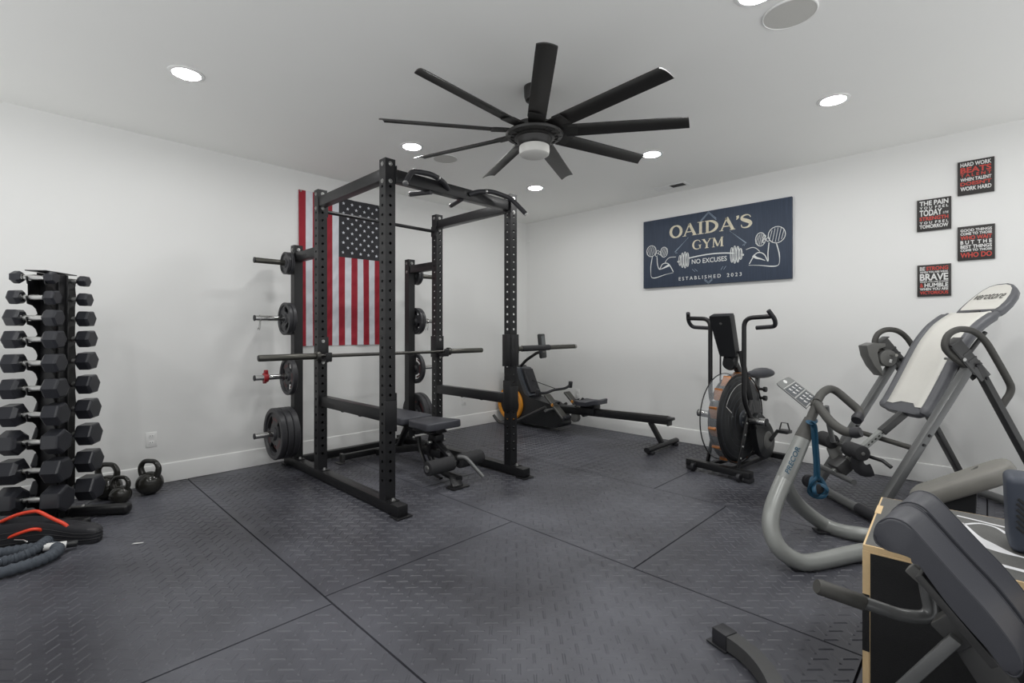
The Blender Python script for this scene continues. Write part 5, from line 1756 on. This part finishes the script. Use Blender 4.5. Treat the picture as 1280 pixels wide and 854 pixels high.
rings = []
for i in range(N_):
    p, q, nm = bed_ring(i, HW, 0, 0)
    e = 1.0 if 1 < i < N_ - 2 else (0.9 if i in (1, N_ - 2) else 0.78)
    rg = []
    for k in range(24):
        a = 2 * PI * k / 24
        ca_, sa_ = math.cos(a), math.sin(a)
        y = HW * e * math.copysign(abs(ca_) ** 0.45, ca_)
        rise = 0.020 * (abs(y) / HW) ** 4            # edges roll up a little
        rg.append(p + Vector((0, y, 0)) + nm * (-0.030 + rise + 0.030 * e * math.copysign(abs(sa_) ** 0.55, sa_)))
    rings.append(rg)
mb = MB(); mb.loft(rings); bk = mb.build('backrest', M['roll'], t, angle=60)
vs, fs = [], []
cols = [-0.155, -0.15, -0.10, -0.04, 0.04, 0.10, 0.15, 0.155]
i0 = 3
for i in range(i0, N_):
    p, q, nm = bed_ring(i, HW, 0, 0)
    for c, y in enumerate(cols):
        y_ = y * (0.62 if i == i0 and False else 1) 
        h = 0.0045 - (0.008 if c in (0, len(cols) - 1) else 0) + 0.020 * (abs(y) / HW) ** 4
        off = Vector((0, 0, 0))
        if i == i0:
            off = q * (0.045 if abs(y) < 0.06 else 0.0)
        vs.append(p + off + Vector((0, y_, 0)) + nm * h)
nc = len(cols)
for i in range(N_ - i0 - 1):
    for c in range(nc - 1):
        fs.append((i * nc + c, i * nc + c + 1, (i + 1) * nc + c + 1, (i + 1) * nc + c))
mb = MB(); mb.add(vs, fs); cv = mb.build('cream_cover', M['cream'], bk, angle=70)
cv['label'] = 'cream vinyl cover'
# thick grey foam rolls along both edges
for s_ in (-1, 1):
    mb = MB()
    pts, rr = [], []
    for i in range(1, N_):
        p, q, nm = bed_ring(i, HW, 0, 0)
        pts.append(p + Vector((0, s_ * (HW - 0.012), 0)) + nm * -0.012)
        f = i / (N_ - 1)
        rr.append(0.034 if 0.06 < f < 0.95 else 0.022)
    mb.tube(pts, rr, 14); mb.build('edge_roll', M['roll'], bk)
# headrest
h0, h1 = Vector((0.894, 0, 1.338)), Vector((1.086, 0, 1.512))
hd = (h1 - h0).normalized(); hn = Vector((-hd.z, 0, hd.x))
L_ = (h1 - h0).length


def head_outline(q):
    o = []
    for u, w in ((0.0, 0.155), (0.10, 0.165), (0.35, 0.165), (0.62, 0.150), (0.82, 0.125), (0.94, 0.09), (1.0, 0.04)):
        o.append((u * L_, w * q))
    return o + [(u, -w) for u, w in o[::-1]]


rings = []
for h, q, du in ((-0.055, 0.85, 0.01), (-0.045, 0.97, 0), (-0.02, 1.04, 0), (-0.004, 1.02, 0), (0.004, 0.92, 0.004)):
    rings.append([h0 + hd * (u * (1 if q > .9 else .96) + du) + Vector((0, w * q, 0)) + hn * (h + 0.02 * (u / L_) ** 2) for u, w in head_outline(1)])
mb = MB(); mb.loft(rings); hr = mb.build('headrest', M['roll'], t, angle=60)
mb = MB()
o = [h0 + hd * (0.018 + u * 0.90) + Vector((0, w * 0.84, 0)) + hn * (0.0065 + 0.02 * (u / L_) ** 2) for u, w in head_outline(1)]
half = len(o) // 2
vs = o[:half] + o[half:][::-1]
mb.add(vs, [(i, i + 1, half + i + 1, half + i) for i in range(half - 1)])
hc = mb.build('cream_cover', M['cream'], hr, angle=70)
hc['label'] = 'cream vinyl cover'
LT = Matrix.Identity(4)
oo = h0 + hd * (L_ * 0.45) + Vector((0, 0.112, 0)) + hn * 0.0145
for i in range(3):
    LT[i][0], LT[i][1], LT[i][2], LT[i][3] = (0, -1, 0)[i], hd[i], hn[i], oo[i]
mb = MB(); mb.text('verotore', LT, 0.215, 0.060, 0.0012, 0.004, 0.2); mb.build('lettering', M['grip'], hc)
mb = MB(); mb.box(h0 + Vector((-0.012, 0, -0.01)), (0.05, 0.07, 0.014), rot('Y', -40), bev=0.003); mb.build('headrest_bracket', M['black_metal'], t)
# far pivot cover with a curved guard
mb = MB(); mb.cyl((0.505, 0.262, 1.005), (0.505, 0.375, 1.005), 0.064, 28, 0.012); mb.bar((0.50, 0.33, 1.0), (0.60, 0.33, 0.95), 0.05, 0.05)
pcv = mb.build('pivot_cover', M['grey_plastic'], t)
mb = MB(); mb.box((0.515, 0.2615, 0.985), (0.018, 0.002, 0.026), rot('Y', 15), bev=0.0005); mb.build('sticker', M['white_label'], pcv)
arc = []
for k in range(9):
    a = R(75 + 130 * k / 8)
    arc.append((0.445 + 0.10 * math.cos(a), 0.33, 1.06 + 0.105 * math.sin(a)))
oa = [(0.465 + 0.135 * math.cos(R(110 + 125 * k / 10)), 1.055 + 0.115 * math.sin(R(110 + 125 * k / 10))) for k in range(11)]
ia = [(0.480 + 0.118 * math.cos(R(112 + 118 * k / 10)), 1.060 + 0.092 * math.sin(R(112 + 118 * k / 10))) for k in range(11)]
mb = MB(); mb.prism([(.48, 1.115), (.40, 1.120), (.345, 1.098), (.362, 1.02), (.40, .945), (.46, .872), (.458, .92), (.432, .985), (.418, 1.045), (.43, 1.078), (.485, 1.088)], TR(0, 0.265, 0) @ XZ, 0.10, bev=0.004); mb.build('curved_guard', M['grey_plastic'], t)

# ------------------------------------------------------------------ blue resistance band hanging from the stretch trainer
t = thing('resistance_band', 'long blue resistance band hanging knotted from the stretch trainer post', 'exercise band', (4.0260, -2.0480, 0.7010))
mb = MB(); mb.tube(catmull([(4.0110, -2.0340, 0.7060), (4.0280, -2.0670, 0.6820), (4.0310, -2.0560, 0.5950), (4.0370, -2.0500, 0.4860), (4.0370, -2.0500, 0.3990)], 5), 0.017, 10, flat=(1.0, 0.28)); mb.build('band_strip', M['blue_band'], t, world=True)
mb = MB(); mb.tube(catmull([(4.0200, -2.1090, 0.7260), (4.0370, -2.0930, 0.7050), (4.0380, -2.0630, 0.6400), (4.0390, -2.0560, 0.5310), (4.0450, -2.0500, 0.4100)], 5), 0.013, 10, flat=(1.0, 0.28)); mb.build('band_strip', M['blue_band'], t, world=True)
mb = MB(); mb.tube(catmull([(3.9920, -1.9680, 0.7130), (4.0010, -2.0720, 0.7140), (4.0230, -2.1060, 0.7090), (4.0240, -2.0220, 0.7110), (4.0050, -1.9560, 0.7170)], 4, True), 0.012, 8, closed=True, flat=(1, .4)); mb.build('top_loop', M['blue_band'], t, world=True)
c = Vector((4.0400, -2.0470, 0.3600))
rv = Vector((0.715, 0.699, 0))
for k, (rx, rz_, dep, r_) in enumerate(((0.042, 0.052, 0.0, 0.013), (0.034, 0.046, 0.022, 0.012), (0.036, 0.030, -0.015, 0.011))):
    pts = [c + rv * (rx * math.cos(2 * PI * q / 20 + k)) + Vector((0, 0, rz_ * math.sin(2 * PI * q / 20 + k) - 0.006 * k)) + Vector((-0.699, 0.715, 0)) * (dep + 0.015 * math.sin(4 * PI * q / 20 + k)) for q in range(20)]
    mb = MB(); mb.tube(pts, r_, 10, closed=True, flat=(1, 0.5)); mb.build('knotted_loop', M['blue_band'], t, world=True)
mb = MB(); mb.cyl(c + Vector((0.012, -0.012, -0.006)), c + Vector((-0.02, 0.02, -0.006)), 0.026, 16, 0.006); mb.build('door_anchor', M['foam'], t, world=True)

# ------------------------------------------------------------------ plyometric box
BXO = (4.404, -3.15)
BA = R(2.5)
t = thing('plyo_box', 'black-faced birch plywood jump box with finger joints, front right', 'plyo box', (BXO[0], BXO[1], 0), BA)
BW, BD, BH, TH = 0.78, 0.61, 0.508, 0.019
f_h = BH / 7


def panel(mb, c, s):
    mb.box(c, s, bev=0.0008, seg=1)


mb = MB(); panel(mb, (BW / 2, BD / 2, BH - TH / 2), (BW - 0.002, BD - 0.002, TH)); tp = mb.build('top_panel', M['birch'], t)
mb = MB(); mb.box((BW / 2, BD / 2, BH + 0.0003), (BW - 0.014, BD - 0.014, 0.0012)); mb.build('top_film', M['grip_top'], tp)
for nm, y in (('front_panel', TH / 2), ('back_panel', BD - TH / 2)):
    mb = MB(); panel(mb, (BW / 2, y, (BH - TH) / 2), (BW - 2 * TH, TH, BH - TH)); fp_ = mb.build(nm, M['birch'], t)
    sgn = -1 if nm == 'front_panel' else 1
    mb = MB(); mb.box((BW / 2, y + sgn * (TH / 2 + 0.0004), (BH - TH) / 2 - 0.002), (BW - 2 * TH - 0.004, 0.0012, BH - TH - 0.006)); mb.build('black_film', M['grip_black'], fp_)
    for x in (TH / 2, BW - TH / 2):
        mb = MB(); mb.box((x, y, 0.255), (TH, TH + 0.0014, 0.185)); mb.build('finger_joint', M['grip_black'], fp_)
for nm, x in (('side_panel', TH / 2), ('side_panel', BW - TH / 2)):
    mb = MB(); panel(mb, (x, BD / 2, (BH - TH) / 2), (TH - 0.0006, BD - 0.0006, BH - TH)); sp_ = mb.build(nm, M['birch'], t)
    sgn = -1 if x < 0.1 else 1
    mb = MB(); mb.box((x + sgn * (TH / 2), BD / 2, (BH - TH) / 2), (0.0012, BD - 0.03, BH - TH - 0.006)); mb.build('black_film', M['grip_black'], sp_)
mb = MB(); mb.box((TH / 2, 0.42, BH + 0.001), (TH, 0.11, 0.0014)); mb.build('finger_joint', M['birch'], tp)
# white graphics printed on the top
inv = (Matrix.Translation((BXO[0], BXO[1], 0)) @ rot('Z', 2.5)).inverted()


def TOP(*p):
    q = inv @ Vector(p)
    return (q.x, q.y)


BT = TR(0, 0, BH + 0.0012)
mb = MB(); mb.stroke(cat2([TOP(*(4.6150, -2.6030, 0.5080)), TOP(*(4.6780, -2.6170, 0.5080)), TOP(*(4.7450, -2.6320, 0.5080)), TOP(*(4.8260, -2.6290, 0.5080))]), 0.014, BT, 0.0003); mb.build('printed_line', M['white_print'], tp)
mb = MB(); mb.stroke(cat2([TOP(*(4.6300, -2.6840, 0.5080)), TOP(*(4.6560, -2.8140, 0.5080)), TOP(*(4.6930, -2.8730, 0.5080)), TOP(*(4.7430, -2.9120, 0.5080)), TOP(*(4.8100, -2.9270, 0.5080))]), [0.012 + 0.05 * math.sin(PI * min(1, i / 17)) for i in range(21)], BT, 0.0003)
mb.build('printed_swoosh', M['white_print'], tp)
mb = MB(); mb.stroke(cat2([TOP(*(4.6370, -2.6980, 0.5080)), TOP(*(4.6780, -2.6480, 0.5080)), TOP(*(4.7190, -2.6580, 0.5080)), TOP(*(4.7440, -2.7100, 0.5080))]), [0.012] * 16, BT, 0.0003); mb.build('printed_swoosh', M['white_print'], tp)
mb = MB(); mb.stroke(cat2([TOP(*(4.7130, -3.0360, 0.5080)), TOP(*(4.7430, -3.0410, 0.5080)), TOP(*(4.8040, -3.0470, 0.5080))]), 0.022, BT, 0.0003); mb.build('printed_line', M['white_print'], tp)

# dark block standing on the box
t = thing('ribbed_block', 'dark slate blue block with diagonal ribs standing on the jump box', 'block', (4.885, -2.82, BH + 0.0022), R(3))
mb = MB()
t_ = bmesh.new(); bmesh.ops.create_cube(t_, size=1.0)
for v in t_.verts:
    k = 1.0 if v.co.z > 0 else 0.95
    v.co = Vector((v.co.x * 0.30 * k, v.co.y * 0.15, v.co.z * 0.236 + 0.118))
bmesh.ops.bevel(t_, geom=t_.edges[:], offset=0.022, segments=4, profile=0.5, affect='EDGES')
mb.merge(t_); bb = mb.build('block_body', M['block_blue'], t)
for k in range(17):
    c = -0.06 + k * 0.018                      # rib line z = c - x inside the ribbed field
    xa, xb = max(-0.127, c - 0.172), min(0.120, c - 0.058)
    if xb - xa < 0.012:
        continue
    mb = MB(); mb.bar((xa, -0.0755, c - xa), (xb, -0.0755, c - xb), 0.008, 0.005, up=(0, 1, 0), bev=0.001); mb.build('rib', M['plastic'], bb)

# ------------------------------------------------------------------ back extension bench in the foreground
HO = Vector((3.985, -3.31, 0))
HA = math.atan2(-0.1, 0.995)
t = thing('back_extension_bench', 'grey back extension bench with twin charcoal thigh pads, nearest on the right', 'bench', HO, HA)
top = [(0.521, 0.672), (0.526, 0.702), (0.540, 0.723), (0.562, 0.733), (0.588, 0.727), (0.609, 0.707), (0.645, 0.666), (0.686, 0.620), (0.726, 0.577), (0.757, 0.537), (0.778, 0.505), (0.786, 0.48)]
bot = [(0.782, 0.455), (0.768, 0.447), (0.752, 0.462), (0.733, 0.488), (0.697, 0.526), (0.665, 0.562), (0.636, 0.601), (0.612, 0.634), (0.596, 0.645), (0.575, 0.648), (0.551, 0.648), (0.530, 0.655)]
prof = [(p.x, p.y) for p in catmull([(a, b, 0) for a, b in top + bot], 3, True)]
for y0 in (-0.175, 0.003):
    mb = MB(); mb.prism(prof, TR(0, y0, 0) @ XZ, 0.152, bev=0.008); tpad = mb.build('thigh_pad', M['vinyl'], t, angle=45)
    for yy in (y0 + 0.004, y0 + 0.148):
        mb = MB(); mb.tube([(a, yy, b) for a, b in prof], 0.0022, 6, closed=True); mb.build('piping', M['vinyl'], tpad)
# carriage, posts and base
mb = MB(); mb.bar((0.60, -0.02, 0.585), (0.74, -0.02, 0.425), 0.20, 0.02, up=(0.76, 0, 0.65)); mb.box((0.675, -0.02, 0.46), (0.075, 0.07, 0.11), rot('Y', 40), bev=0.006); mb.build('pad_bracket', M['gun_dark'], t)
mb = MB(); mb.bar((0.665, -0.06, 0.435), (0.44, -0.06, 0.05), 0.027, 0.03, up=(0, 1, 0)); mb.build('front_strut', M['gun'], t)
mb = MB(); mb.bar((0.68, -0.02, 0.43), (0.93, -0.02, 0.04), 0.07, 0.05, up=(0, 1, 0)); mb.build('rear_strut', M['gun_dark'], t)
mb = MB(); mb.bar((0.10, -0.02, 0.04), (1.05, -0.02, 0.04), 0.05, 0.055) if False else None
mb.bar((0.42, -0.06, 0.035), (1.0, -0.06, 0.035), 0.05, 0.05); mb.build('base_rail', M['gun_dark'], t)
fpts = fillet([(-0.045, 0.125, 0.034), (0.10, 0.088, 0.034), (0.22, -0.01, 0.034), (0.30, -0.16, 0.034), (0.34, -0.36, 0.034)], 0.14, 8)
mb = MB()
rings = []
for i, p in enumerate(fpts):
    d = (fpts[min(i + 1, len(fpts) - 1)] - fpts[max(i - 1, 0)]).normalized()
    q = Vector((-d.y, d.x, 0))
    rings.append([p + q * 0.027 + Vector((0, 0, 0.026)), p - q * 0.027 + Vector((0, 0, 0.026)), p - q * 0.027 - Vector((0, 0, 0.026)), p + q * 0.027 - Vector((0, 0, 0.026))])
mb.loft(rings); ft = mb.build('curved_foot', M['gun_dark'], t, angle=30)
mb = MB(); mb.bar((-0.052, 0.127, 0.034), (0.012, 0.111, 0.034), 0.062, 0.060, bev=0.004); mb.build('end_cap', M['rubber'], ft)
mb = MB(); mb.box((-0.03, 0.121, 0.003), (0.09, 0.075, 0.006), rot('Z', -13), bev=0.002); mb.build('foot_pad', M['rubber'], ft)
mb = MB(); mb.bar((0.30, -0.14, 0.034), (0.46, -0.06, 0.034), 0.05, 0.05); mb.build('base_link', M['gun_dark'], t)
# side handle
mb = MB(); mb.tube(fillet([(4.3940, -3.4330, 0.4500), (4.5280, -3.3330, 0.3990), (4.5870, -3.2890, 0.4020), (4.5730, -3.2890, 0.4800), (4.5650, -3.2750, 0.5410)], 0.05, 6), 0.0175, 14); hz = mb.build('side_handle', M['gun'], t, world=True)
mb = MB(); mb.tube([(4.3440, -3.4710, 0.4690), (4.3490, -3.4670, 0.4670), (4.4410, -3.3990, 0.4320), (4.4450, -3.3970, 0.4300)], [0.019, 0.0215, 0.0215, 0.019], 14); mb.build('hand_grip', M['grip'], hz, world=True)
mb = MB(); mb.bar((4.5390, -3.2950, 0.5340), (4.5770, -3.2990, 0.5050), 0.045, 0.035, bev=0.005); mb.build('clamp', M['grey_plastic'], t, world=True)
mb = MB(); mb.cyl((4.5910, -3.3270, 0.4880), (4.6040, -3.3570, 0.4910), 0.010, 12, 0.002); mb.build('bolt', M['zinc'], t, world=True)
